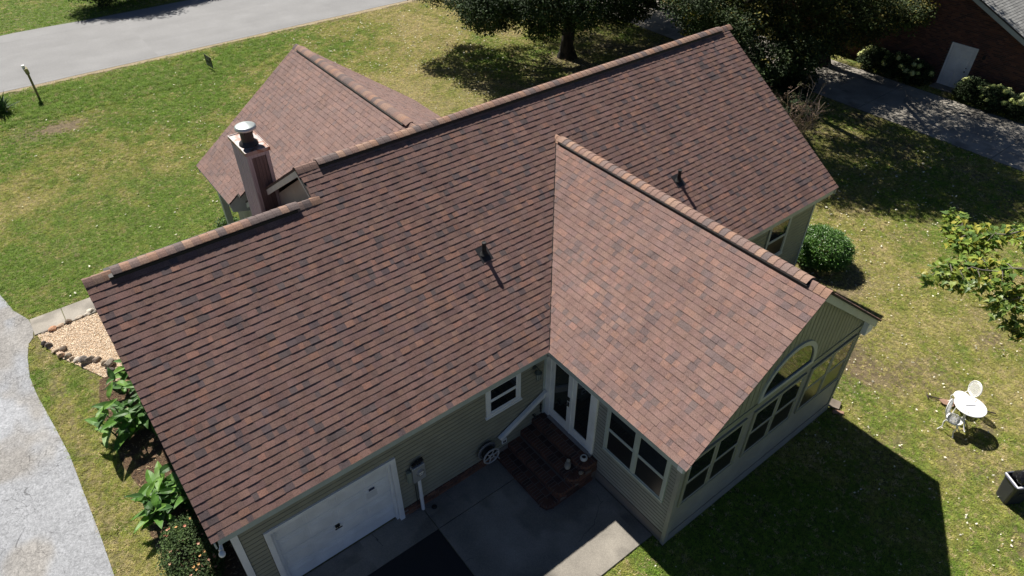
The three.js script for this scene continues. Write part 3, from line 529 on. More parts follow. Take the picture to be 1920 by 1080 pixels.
// windows and doors
// f(a, y, d): along the wall, up, outward
function bars(mb, f, a0, a1, y0, y1, d0, d1, e = 0.004) {
  const r = (k, d) => [f(a0 + k, y0 + k, d), f(a1 - k, y0 + k, d), f(a1 - k, y1 - k, d), f(a0 + k, y1 - k, d)];
  const A = r(0, d0), B = r(0, d1 - e), C = r(e, d1); mb.quad(...C);
  for (let i = 0; i < 4; i++) { const j = (i + 1) % 4; mb.quad(A[i], A[j], B[j], B[i]); mb.quad(B[i], B[j], C[j], C[i]); }
  return mb;
}
function hung(parent, f, a0, a1, y0, y1, units, mat, o = {}) { // a row of sash windows in one casing
  const c = o.casing ?? 0.07, wdw = grp('window', parent), fr = new MB(), n = units, mull = 0.085;
  bars(fr, f, a0, a1, y1 - c, y1, 0, 0.05); bars(fr, f, a0, a1, y0, y0 + c * 0.8, 0, 0.055); bars(fr, f, a0, a0 + c, y0 + c * 0.8 + 0.001, y1 - c - 0.001, 0, 0.048); bars(fr, f, a1 - c, a1, y0 + c * 0.8 + 0.001, y1 - c - 0.001, 0, 0.048);
  const w = (a1 - a0 - 2 * c - (n - 1) * mull) / n, lo = y0 + c * 0.8, hi = y1 - c, mid = (lo + hi) / 2;
  for (let i = 0; i < n; i++) {
    const l = a0 + c + i * (w + mull), r = l + w;
    if (i) bars(fr, f, l - mull, l, lo + 0.001, hi - 0.001, 0, 0.044);
    for (const [b, t, d] of [[lo, mid - 0.018, 0.026], [mid + 0.018, hi, 0.034]]) {
      const sash = new MB(), s = 0.032; bars(sash, f, l + 0.002, r - 0.002, t - s, t, 0, d + 0.009); bars(sash, f, l + 0.002, r - 0.002, b, b + s, 0, d + 0.009); bars(sash, f, l + 0.002, l + s, b + s + 0.001, t - s - 0.001, 0, d + 0.008); bars(sash, f, r - s, r - 0.002, b + s + 0.001, t - s - 0.001, 0, d + 0.008);
      add('sash', sash.make(), o.sash || mat, wdw);
      const pane = new MB(); bars(pane, f, l + s - 0.004, r - s + 0.004, b + s - 0.004, t - s + 0.004, d - 0.012, d, 0.001);
      add('pane', pane.make(), b === lo && o.screen ? M.screen : M.glass, wdw);
    }
    bars(fr, f, l + 0.003, r - 0.003, mid - 0.017, mid + 0.017, 0, 0.047);
  }
  add('frame', fr.make(), mat, wdw);
  if (o.sill) add('sill', bars(new MB(), f, a0 - 0.03, a1 + 0.03, y0 - 0.05, y0, 0, o.sill).make(), mat, wdw);
  return wdw;
}
{
  hung(house, rearF, -1.54, -0.56, 1.79, 2.76, 1, M.white, { casing: 0.10, sill: 0.07 });
  hung(house, rearF, 8.66, 9.72, 1.34, 2.82, 1, M.fascia, { casing: 0.09, sill: 0.06, screen: true });
  hung(house, wingF, 1.70, 3.50, 1.34, 2.86, 2, M.fascia, { casing: 0.075, screen: true });
  const olive = std([0.27, 0.28, 0.22], { roughness: 0.6 }), pale = std([0.36, 0.38, 0.33], { roughness: 0.55 });
  for (const [a, b] of [[0.42, 2.22], [2.47, 4.32], [4.52, 6.36]]) hung(house, gabF, a, b, 1.34, 2.88, 2, olive, { casing: 0.075, screen: true, sash: pale });
  // half round window
  const hr = grp('window', house), cx = 3.40, cy = 3.30, R0 = 0.97, R1 = 0.86, ring = new MB(), n = 28, pt = (r, k, d) => { const t = (Math.PI * k) / n; return gabF(cx + r * Math.cos(t), cy + r * Math.sin(t), d); };
  for (let k = 0; k < n; k++) { ring.quad(pt(R1, k, 0.06), pt(R0, k, 0.06), pt(R0, k + 1, 0.06), pt(R1, k + 1, 0.06)); ring.quad(pt(R0, k, 0.06), pt(R0, k, 0), pt(R0, k + 1, 0), pt(R0, k + 1, 0.06)); ring.quad(pt(R1, k + 1, 0.06), pt(R1, k + 1, 0), pt(R1, k, 0), pt(R1, k, 0.06)); }
  bars(ring, gabF, cx - R0, cx + R0, cy - 0.10, cy - 0.001, 0, 0.062);
  add('frame', ring.make(), std([0.44, 0.48, 0.46], { roughness: 0.5 }), hr);
  const pane = new MB(); for (let k = 0; k < n; k++) pane.tri(gabF(cx, cy, 0.032), pt(R1 + 0.003, k, 0.032), pt(R1 + 0.003, k + 1, 0.032)); add('pane', pane.make(), M.glass, hr);
  // garage door: recessed, four sections with long raised panels
  const gd = grp('garage_door', house), gf = (a, y, d) => V(a, y, -0.49 + d), tr = new MB();
  bars(tr, rearF, -6.73, -6.62, 0.01, 2.16, -0.15, 0.05); bars(tr, rearF, -4.0, -3.89, 0.01, 2.16, -0.15, 0.05); bars(tr, rearF, -6.73, -3.89, 2.161, 2.26, -0.15, 0.055);
  bars(tr, rearF, -6.615, -6.56, 0.01, 2.155, -0.15, -0.02); bars(tr, rearF, -4.06, -4.005, 0.01, 2.155, -0.15, -0.02);
  add('frame', tr.make(), M.white, gd);
  for (let s = 0; s < 4; s++) {
    const mb = new MB(), y0 = 0.03 + s * 0.531, y1 = y0 + 0.524; bars(mb, gf, -6.59, -4.03, y0, y1, 0, 0.04, 0.006);
    for (let k = 0; k < 4; k++) { const a = -6.53 + k * 0.63; for (const [i, d] of [[0, 0.046], [0.05, 0.054]]) bars(mb, gf, a + i, a + 0.56 - i, y0 + 0.09 + i, y1 - 0.09 - i, 0.03, d, 0.006); }
    add('door_section', mb.make(), M.white, gd);
  }
  const h = new MB(); bars(h, gf, -5.40, -5.30, 0.95, 1.03, 0.04, 0.075); h.tube([V(-5.35, 0.99, -0.42), V(-5.35, 0.99, -0.37)], 0.016); h.tube([V(-5.43, 0.99, -0.37), V(-5.27, 0.99, -0.37)], 0.013); add('handle', h.make(), M.black, gd);
  add('sticker', bars(new MB(), gf, -4.53, -4.40, 1.47, 1.54, 0.055, 0.058, 0.001).make(), std([0.03, 0.04, 0.09], { roughness: 0.4 }), gd);
  add('sticker', bars(new MB(), gf, -4.60, -4.36, 1.24, 1.44, 0.0545, 0.057, 0.001).make(), std([0.70, 0.71, 0.72], { roughness: 0.35 }), gd);
  // french doors
  const fd = grp('french_doors', house), ff = (a, y, d) => V(0.275 - d, y, a), cs = new MB();
  bars(cs, ff, -0.30, -0.13, 0.73, 2.95, 0, 0.075); bars(cs, ff, 1.30, 1.40, 0.73, 2.95, 0, 0.06); bars(cs, ff, -0.129, 1.299, 2.82, 2.95, 0, 0.06);
  add('frame', cs.make(), M.white, fd);
  add('threshold', bars(new MB(), ff, -0.14, 1.40, 0.66, 0.775, 0, 0.115).make(), std([0.25, 0.24, 0.24], { roughness: 0.6 }), fd);
  for (const [a, b, x] of [[-0.125, 0.575, 0.05], [0.615, 1.295, 0.05]]) {
    const lf = grp('door_leaf', fd); // leaf frame and its glass share one part level, so they are joined below
    fd.remove(lf); partNames.get(fd).door_leaf -= 1;
    const mb = new MB(), s = 0.115; bars(mb, ff, a, a + s, 0.78, 2.815, 0, x); bars(mb, ff, b - s, b, 0.78, 2.815, 0, x); bars(mb, ff, a + s + 0.001, b - s - 0.001, 0.78, 1.06, 0, x - 0.002); bars(mb, ff, a + s + 0.001, b - s - 0.001, 2.69, 2.815, 0, x - 0.002);
    add('door_leaf', mb.make(), M.white, fd); add('pane', bars(new MB(), ff, a + s, b - s, 1.06, 2.69, 0.005, 0.03, 0.001).make(), M.glass, fd);
  }
  add('astragal', bars(new MB(), ff, 0.571, 0.618, 0.78, 2.815, 0, 0.062).make(), M.white, fd);
  const lk = new MB(); bars(lk, ff, 0.47, 0.545, 1.88, 1.99, 0.05, 0.075); bars(lk, ff, 0.485, 0.535, 1.68, 1.82, 0.05, 0.066); lk.tube([ff(0.51, 1.74, 0.06), ff(0.51, 1.74, 0.105), ff(0.41, 1.735, 0.11)], 0.012); add('handle', lk.make(), M.black, fd);
}
// chimney: vertical boards, corner boards, metal cap and flue
{
  const ch = grp('chimney', house), x0 = -3.27, x1 = -2.72, z0 = -8.80, z1 = -7.68, y1 = 5.84;
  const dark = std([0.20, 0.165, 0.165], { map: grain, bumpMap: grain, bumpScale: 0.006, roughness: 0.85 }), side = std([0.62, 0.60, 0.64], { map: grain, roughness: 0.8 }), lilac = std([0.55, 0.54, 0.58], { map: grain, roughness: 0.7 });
  add('core', new MB().box(x0 + 0.02, x1 - 0.02, 0, y1, z0 + 0.02, z1 - 0.02).make(), M.shadeBacking, ch);
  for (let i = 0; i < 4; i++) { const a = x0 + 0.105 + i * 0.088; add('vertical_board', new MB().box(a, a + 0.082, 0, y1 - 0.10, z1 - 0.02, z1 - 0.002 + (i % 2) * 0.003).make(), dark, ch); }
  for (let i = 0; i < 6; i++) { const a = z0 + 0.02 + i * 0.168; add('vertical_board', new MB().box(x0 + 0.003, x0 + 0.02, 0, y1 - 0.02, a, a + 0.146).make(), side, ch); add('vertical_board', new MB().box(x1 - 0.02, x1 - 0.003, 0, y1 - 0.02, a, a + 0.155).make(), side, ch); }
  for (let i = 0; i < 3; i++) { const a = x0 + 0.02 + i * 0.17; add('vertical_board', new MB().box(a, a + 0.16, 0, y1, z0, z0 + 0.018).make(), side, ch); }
  const cbs = new MB(); cbs.box(x0 - 0.004, x0 + 0.10, 0, y1 - 0.001, z1 - 0.02, z1 + 0.016); cbs.box(x0 - 0.006, x0 + 0.018, 0, y1 - 0.002, z1 - 0.125, z1 - 0.021); cbs.box(x1 - 0.085, x1 + 0.006, 0, y1 - 0.001, z1 - 0.02, z1 + 0.016); cbs.box(x0 + 0.101, x1 - 0.086, y1 - 0.095, y1 - 0.002, z1 - 0.018, z1 + 0.012);
  add('corner_board', cbs.make(), lilac, ch);
  const cap = new MB(); cap.bbox(x0 - 0.03, x1 + 0.05, y1, y1 + 0.075, z0 - 0.03, z1 + 0.035, 0.01);
  for (const [a, b, c, d] of [[x0 - 0.03, x1 + 0.05, z1 + 0.012, z1 + 0.034], [x0 - 0.03, x1 + 0.05, z0 - 0.029, z0 - 0.008], [x0 - 0.029, x0 - 0.008, z0 - 0.007, z1 + 0.011], [x1 + 0.028, x1 + 0.049, z0 - 0.007, z1 + 0.011]]) cap.box(a, b, y1 + 0.066, y1 + 0.092, c, d);
  const rust = tex(256, 256, (x, y) => { const r = sst(0.46, 0.66, fbm(x / 50, y / 50, 4, 0, 17)); return mix3([0.66, 0.63, 0.62], [0.58, 0.42, 0.35], r); }, { size: [1, 1] });
  add('chimney_cap', cap.make(), std([0.7, 0.7, 0.72], { map: rust, roughness: 0.42, metalness: 0.35 }), ch);
  const cx = -3.02, cz = -8.12, yb = y1 + 0.075, lathe = (p, n = 24) => new THREE.LatheGeometry(p.map(([r, y]) => new THREE.Vector2(r, y)), n);
  const fl = new MB(); fl.geo(lathe([[0.235, 0], [0.225, 0.05], [0.17, 0.10], [0.155, 0.12], [0.155, 0.36], [0.13, 0.36], [0.13, 0.1]]), T(cx, yb, cz)); for (let k = 0; k < 4; k++) { const t = 0.6 + k * 1.57; fl.tube([V(cx + 0.16 * Math.cos(t), yb + 0.3, cz + 0.16 * Math.sin(t)), V(cx + 0.2 * Math.cos(t), yb + 0.46, cz + 0.2 * Math.sin(t))], 0.012, 5); }
  add('flue', fl.make(), std([0.05, 0.045, 0.042], { roughness: 0.5, metalness: 0.4 }), ch);
  add('rain_cap', lathe([[0.001, 0.60], [0.06, 0.594], [0.22, 0.535], [0.255, 0.515], [0.262, 0.455], [0.25, 0.452], [0.2, 0.50], [0.001, 0.55]]).applyMatrix4(T(cx + 0.02, yb - 0.04, cz)), std([0.48, 0.52, 0.51], { roughness: 0.4, metalness: 0.6 }), ch);
}
// pipes through the roof, small wall fittings
{
  for (const [x, z] of [[-0.15, -2.18], [6.06, -1.87]]) {
    const y = HE - P * z, vp = new MB(); vp.tube([V(x, y - 0.1, z), V(x, y + 0.34, z)], 0.048, 14); vp.geo(new THREE.TorusGeometry(0.05, 0.008, 6, 14), T(x, y + 0.34, z, Math.PI / 2));
    vp.geo(new THREE.LatheGeometry([[0.11, 0.03], [0.085, 0.055], [0.062, 0.09], [0.054, 0.13]].map(([r, h]) => new THREE.Vector2(r, h)), 16), T(x, y, z));
    const p = add('vent_pipe', vp.make(), M.black, house, x < 0 ? 'black vent pipe left of the rear wing' : 'black vent pipe right of the rear wing');
    const f = roofs[0].f, v = -z * LP, fl = new MB(), A = [[x - 0.15, v - 0.17], [x + 0.15, v - 0.17], [x + 0.15, v + 0.2], [x - 0.15, v + 0.2]]; fl.hexa(A.map(([a, b]) => f.at(a, b, 0.012)), A.map(([a, b]) => f.at(a, b, 0.021)));
    add('flashing', fl.make(), std([0.022, 0.022, 0.024], { roughness: 0.5 }), p);
  }
  const ob = new MB(); bars(ob, rearF, -1.12, -0.98, 0.49, 0.64, 0.02, 0.05); add('outlet_cover', ob.make(), M.white, house);
  const ob2 = new MB(); bars(ob2, rearF, -1.09, -1.055, 0.53, 0.60, 0.05, 0.06); bars(ob2, rearF, -1.045, -1.01, 0.53, 0.60, 0.05, 0.06); add('outlet', ob2.make(), M.black, house);
  const fc = new MB(); fc.tube([V(-0.15, 0.86, -0.32), V(-0.15, 0.86, -0.23), V(-0.15, 0.81, -0.21)], 0.02, 8); fc.geo(new THREE.TorusGeometry(0.035, 0.008, 6, 14), T(-0.15, 0.915, -0.25, Math.PI / 2)); fc.tube([V(-0.15, 0.86, -0.25), V(-0.15, 0.915, -0.25)], 0.008); add('faucet', fc.make(), M.darkMetal, house);
  const bl = new MB(); bl.tube([V(-7.42, 2.98, -0.10), V(-7.44, 2.94, -0.03), V(-7.46, 2.93, 0.02)], [0.025, 0.03, 0.045], 10); add('lamp_holder', bl.make(), M.white, house);
  add('bulb', new THREE.SphereGeometry(0.058, 16, 12).scale(1, 1, 1.15).translate(-7.47, 2.92, 0.09), std([0.85, 0.85, 0.82], { roughness: 0.25 }), house);
  // brick footing under the siding
  srand(71); const ft = add('brick_footing', new MB().box(-3.88, 0.24, -0.05, 0.315, -0.34, -0.322).box(-7.2, -6.74, -0.05, 0.315, -0.34, -0.322).make(), M.mortar, house);
  const bg = Array.from({ length: 8 }, (_, k) => { const mb = new MB(); mb.col = mul3(pick([[0.16, 0.075, 0.05], [0.21, 0.095, 0.06], [0.12, 0.06, 0.045], [0.25, 0.13, 0.085]]), rr(0.8, 1.1)); mb.bbox(-0.097, 0.097, -0.03, 0.03, -0.02, 0.012 + 0.001 * k, 0.004); return mb.make(); });
  for (let r = 0; r < 4; r++) for (const [a, b] of [[-3.88, -1.3], [-7.2, -6.74]]) for (let x = a + (r % 2 ? 0.1 : 0.2); x < b - 0.08; x += 0.207) { const o = add('brick', pick(bg), M.brick, ft); o.position.set(x, 0.07 + r * 0.072, -0.322); }
}
// ---------------------------------------------------------------- brick steps at the french doors
{
  srand(404);
  const st = thing('brick_steps', 'dark red brick steps in four tiers with rounded corner below the french doors', 'steps', [0, 0, 0]);
  const F = [-1.28, -0.92, -0.53, -0.17], H = 0.18, zr = 1.58, zc = 1.38;
  const stepMortar = std([0.17, 0.145, 0.125], { map: mottle, roughness: 0.95 });
  const tones = [[0.105, 0.050, 0.036], [0.135, 0.06, 0.042], [0.085, 0.045, 0.036], [0.165, 0.080, 0.055]];
  const mk = (l, h, w) => Array.from({ length: 6 }, () => { const mb = new MB(); mb.col = mul3(pick(tones), rr(0.8, 1.2)); mb.bbox(-l / 2, l / 2, -h / 2, h / 2, -w / 2, w / 2, 0.006); return mb.make(); });
  const row = mk(0.198, 0.092, 0.062), str = mk(0.150, 0.072, 0.196), sid = mk(0.196, 0.072, 0.09);
  F.forEach((x0, k) => {
    const y1 = H * (k + 1), y0 = H * k, nx = F[k + 1] ?? 0.16;
    const core = new MB(); core.box(x0 + 0.008, 0.262, y0 - 0.02, y1 - 0.006, -0.333, zc); core.box(x0 + 0.2, 0.262, y0 - 0.02, y1 - 0.0065, zc, zr - 0.008); core.prism(Array.from({ length: 7 }, (_, i) => { const t = Math.PI / 2 + (i * Math.PI) / 12; return [x0 + 0.2 + 0.191 * Math.cos(t), -(zc + 0.191 * Math.sin(t))]; }).reverse().concat([[x0 + 0.2, -zc]]), y0, y1 - 0.007, (a, b, e) => V(a, e, -b));
    const s = add('step', core.make(), stepMortar, st);
    const put = (g, x, y, z, t = 0) => { const o = add('brick', pick(g), M.brick, s); o.position.set(x, y, z); o.rotation.y = t; };
    const yt = y1 - 0.046;
    for (let z = -0.295; z < zc; z += 0.0775) put(row, x0 + 0.099, yt, z);
    for (let i = 0; i < 4; i++) { const t = ((i + 0.5) / 4) * (Math.PI / 2); put(row, x0 + 0.2 - 0.105 * Math.cos(t), yt, zc + 0.105 * Math.sin(t), t); }
    for (let x = x0 + 0.24; x < nx + 0.1; x += 0.0775) put(row, x, yt, zr - 0.099, Math.PI / 2);
    for (let z = -0.23; z < zc + 0.05; z += 0.206) put(str, x0 + 0.279, y1 - 0.041, z);
    for (let z = -0.23; z < zc; z += 0.206) put(str, x0 + 0.075, y0 + 0.040, z);
    for (let i = 0; i < 2; i++) { const t = ((i + 0.5) / 2) * (Math.PI / 2); put(str, x0 + 0.2 - 0.125 * Math.cos(t), y0 + 0.04, zc + 0.125 * Math.sin(t), t); }
    for (let x = x0 + 0.31; x < 0.2; x += 0.206) { put(sid, x, y0 + 0.040, zr - 0.045); if (x > nx + 0.18) put(sid, x, y0 + 0.128, zr - 0.045); }
  });
}
// small things on the steps
{
  const pot = thing('flower_pot', 'small round white pot on the top brick step', 'pot', [0.02, 0.721, 1.36]);
  add('body', new THREE.LatheGeometry([[0.001, 0], [0.06, 0], [0.085, 0.03], [0.09, 0.07], [0.075, 0.105], [0.06, 0.115], [0.05, 0.11], [0.048, 0.07], [0.001, 0.065]].map(([r, h]) => new THREE.Vector2(r, h)), 20), std([0.62, 0.62, 0.60], { roughness: 0.5 }), pot);
  add('soil', new THREE.CylinderGeometry(0.05, 0.05, 0.02, 14).translate(0, 0.085, 0), std([0.03, 0.025, 0.02]), pot);
  const fg = thing('garden_figurine', 'small pale stone figurine with two ears on the third brick step', 'figurine', [-0.33, 0.541, 1.2], 0.7);
  const fb = new MB(); fb.geo(new THREE.SphereGeometry(0.085, 14, 10).scale(1.25, 0.8, 0.9), T(0, 0.065, 0)); fb.geo(new THREE.SphereGeometry(0.05, 12, 10), T(0.1, 0.12, 0)); for (const s of [-1, 1]) { fb.geo(new THREE.ConeGeometry(0.018, 0.05, 8), T(0.1, 0.175, 0.026 * s)); fb.geo(new THREE.SphereGeometry(0.025, 8, 6).scale(1.7, 0.7, 1), T(0.1, 0.02, 0.05 * s)); }
  add('body', fb.make(), std([0.45, 0.40, 0.32], { map: mottle, roughness: 0.85 }), fg);
  const rk = new THREE.IcosahedronGeometry(0.055, 2), p = rk.attributes.position; for (let i = 0; i < p.count; i++) { const k = 1 + 0.35 * (fbm(p.getX(i) * 20 + 5, p.getY(i) * 20 + p.getZ(i) * 13, 2) - 0.5); p.setXYZ(i, p.getX(i) * k * 1.2, p.getY(i) * k * 0.7, p.getZ(i) * k); } rk.computeVertexNormals();
  const rock = add('stone', rk, std([0.32, 0.26, 0.19], { roughness: 0.9 })); rock.position.set(-0.2, 0.575, 1.52); tag(rock, 'fist sized tan stone lying by itself on the corner of the third brick step', 'stone');
}
// handrail
{
  const hr = thing('handrail', 'sloping white wooden handrail beside the brick steps', 'handrail', [-1.2, 0.78, -0.26]);
  const mb = new MB(), L = Math.hypot(1.42, 0.70), q = T(0, 0, 0, 0, 0, Math.atan2(0.70, 1.42)); const g = new RoundedBoxGeometry(L, 0.15, 0.05, 2, 0.008).translate(L / 2, 0, 0); mb.geo(g, q); mb.geo(new RoundedBoxGeometry(L + 0.01, 0.03, 0.10, 2, 0.008).translate(L / 2, 0.09, 0.012), q);
  add('rail', mb.make(), M.white, hr);
  const br = new MB(); for (const t of [0.25, 1.15]) br.box(t - 0.02, t + 0.02, t * 0.49 - 0.05, t * 0.49 + 0.02, -0.06, -0.02); add('bracket', br.make(), M.white, hr);
}
// electric meter
{
  const em = thing('electric_meter', 'grey electric meter box with round glass dial beside the garage door', 'electric meter', [-3.44, 1.18, -0.31]);
  add('box', new RoundedBoxGeometry(0.31, 0.50, 0.13, 2, 0.015).translate(0, 0.27, 0.065), M.zinc, em);
  const dial = new MB(); dial.geo(new THREE.CylinderGeometry(0.085, 0.09, 0.05, 24).rotateX(Math.PI / 2), T(0.02, 0.30, 0.15)); dial.geo(new THREE.TorusGeometry(0.09, 0.012, 8, 24), T(0.02, 0.30, 0.135)); add('dial', dial.make(), std([0.35, 0.36, 0.36], { roughness: 0.2, metalness: 0.3 }), em);
  const df = new MB(); df.box(-0.035, 0.075, 0.315, 0.345, 0.174, 0.178).box(-0.02, 0.06, 0.265, 0.285, 0.174, 0.178); add('dial_plate', df.make(), std([0.75, 0.74, 0.68]), em);
  srand(8); const wl = new MB(); for (let i = 0; i < 9; i++) { const a = rr(-0.12, 0.13), b = rr(-0.12, 0.14); wl.tube([V(a, 0.50, 0.06), V(a + rr(-0.05, 0.05), 0.60, rr(0.05, 0.12)), V(b, 0.63, rr(0.04, 0.1)), V(b + 0.02, 0.53, 0.05)], rr(0.014, 0.024), 6); } add('cable', wl.make(), M.black, em, 'tangle of black cable on top');
  add('side_box', new RoundedBoxGeometry(0.10, 0.34, 0.09, 2, 0.01).translate(-0.215, 0.24, 0.045), std([0.24, 0.27, 0.22], { roughness: 0.6 }), em);
  const cd = new MB(); cd.tube([V(-0.01, 0.03, 0.08), V(-0.01, -1.13, 0.08)], 0.042, 14); cd.tube([V(-0.01, -0.58, 0.08), V(-0.01, -0.66, 0.08)], 0.047, 14); add('conduit', cd.make(), std([0.8, 0.81, 0.82], { roughness: 0.4 }), em);
  const cw = new MB(); cw.tube([V(-0.10, 0.04, 0.03), V(-0.10, -0.9, 0.03)], 0.008, 6); add('ground_wire', cw.make(), M.black, em);
  const dc = thing('drain_cap', 'small round black cap on the concrete near the meter conduit', 'drain cap', [-3.22, 0.036, -0.12]); add('cap', new THREE.LatheGeometry([[0.001, 0.03], [0.05, 0.028], [0.062, 0.01], [0.065, 0]].map(([r, h]) => new THREE.Vector2(r, h)), 18), M.black, dc);
}
// hose reel
{
  const hr = thing('hose_reel', 'grey hose reel with spoked wheel on the wall beside the steps', 'hose reel', [-1.62, 0.72, -0.31]);
  const ringS = (r, w, z, n = 26) => new THREE.TorusGeometry(r, w, 8, n).translate(0, 0, z);
  const back = new MB(); back.geo(new THREE.CylinderGeometry(0.235, 0.235, 0.025, 28).rotateX(Math.PI / 2).translate(0, 0, 0.07)); back.geo(ringS(0.235, 0.024, 0.08)); add('back_flange', back.make(), std([0.20, 0.20, 0.20], { roughness: 0.55 }), hr);
  const hose = new MB(); for (let i = 0; i < 4; i++) for (let j = 0; j < 3; j++) hose.geo(ringS(0.115 + j * 0.026, 0.0135, 0.115 + i * 0.032 + (j % 2) * 0.012, 22)); add('hose', hose.make(), std([0.018, 0.02, 0.02], { roughness: 0.5 }), hr);
  const wheel = new MB(); wheel.geo(ringS(0.215, 0.022, 0.27)); wheel.geo(ringS(0.06, 0.02, 0.27, 16)); for (let k = 0; k < 6; k++) { const t = (k * Math.PI) / 3 + 0.2; wheel.tube([V(0.06 * Math.cos(t), 0.06 * Math.sin(t), 0.27), V(0.2 * Math.cos(t), 0.2 * Math.sin(t), 0.27)], 0.017, 6); } wheel.geo(new THREE.CylinderGeometry(0.05, 0.05, 0.05, 14).rotateX(Math.PI / 2).translate(0, 0, 0.26)); wheel.tube([V(0.16, -0.13, 0.28), V(0.16, -0.13, 0.36)], 0.016, 8);
  add('wheel', wheel.make(), std([0.36, 0.36, 0.37], { roughness: 0.5 }), hr);
  const bk = new MB(); bk.box(-0.07, 0.07, -0.16, 0.16, 0.0, 0.02).tube([V(0, 0, 0.01), V(0, 0, 0.29)], 0.03, 10); add('bracket', bk.make(), M.darkMetal, hr);
}
// wall lantern, hanging ornament
{
  const ln = thing('wall_lantern', 'small weathered wall lantern under the eave left of the french doors', 'lantern', [-0.16, 2.44, -0.31]);
  const fr = new MB(); fr.geo(new THREE.CylinderGeometry(0.055, 0.055, 0.02, 16).rotateX(Math.PI / 2).translate(0, 0.12, 0.012)); fr.tube([V(0, 0.12, 0.01), V(0, 0.2, 0.07), V(0, 0.19, 0.15), V(0, 0.14, 0.16)], 0.011, 7); fr.geo(new THREE.ConeGeometry(0.10, 0.09, 6).translate(0, 0.12, 0.16)); fr.geo(new THREE.CylinderGeometry(0.04, 0.025, 0.03, 6).translate(0, -0.16, 0.16)); fr.geo(new THREE.SphereGeometry(0.016, 8, 6).translate(0, 0.175, 0.16));
  for (let k = 0; k < 6; k++) { const t = (k * Math.PI) / 3; fr.tube([V(0.08 * Math.cos(t), 0.08, 0.16 + 0.08 * Math.sin(t)), V(0.045 * Math.cos(t), -0.15, 0.16 + 0.045 * Math.sin(t))], 0.007, 5); }
  add('frame', fr.make(), std([0.10, 0.12, 0.10], { roughness: 0.6, metalness: 0.3 }), ln);
  add('lantern_glass', new THREE.CylinderGeometry(0.072, 0.042, 0.21, 6).translate(0, -0.04, 0.16), std([0.34, 0.38, 0.34], { roughness: 0.25 }), ln);
  const or = thing('wall_ornament', 'small black hanging chain ornament on the wall below the lantern', 'ornament', [0.045, 0.9, -0.29]);
  const mb = new MB(); mb.tube([V(0, 0.33, -0.02), V(0, 0.34, 0.03), V(0, 0.28, 0.04)], 0.014, 6); for (const [y, r] of [[0.26, 0.035], [0.19, 0.022], [0.13, 0.032], [0.07, 0.02], [0.02, 0.026]]) mb.geo(new THREE.SphereGeometry(r, 10, 8).scale(1, 1.1, 0.8), T(0, y, 0.035)); mb.tube([V(0, 0.3, 0.035), V(0, 0.0, 0.035)], 0.006, 5); add('chain', mb.make(), M.black, or);
}
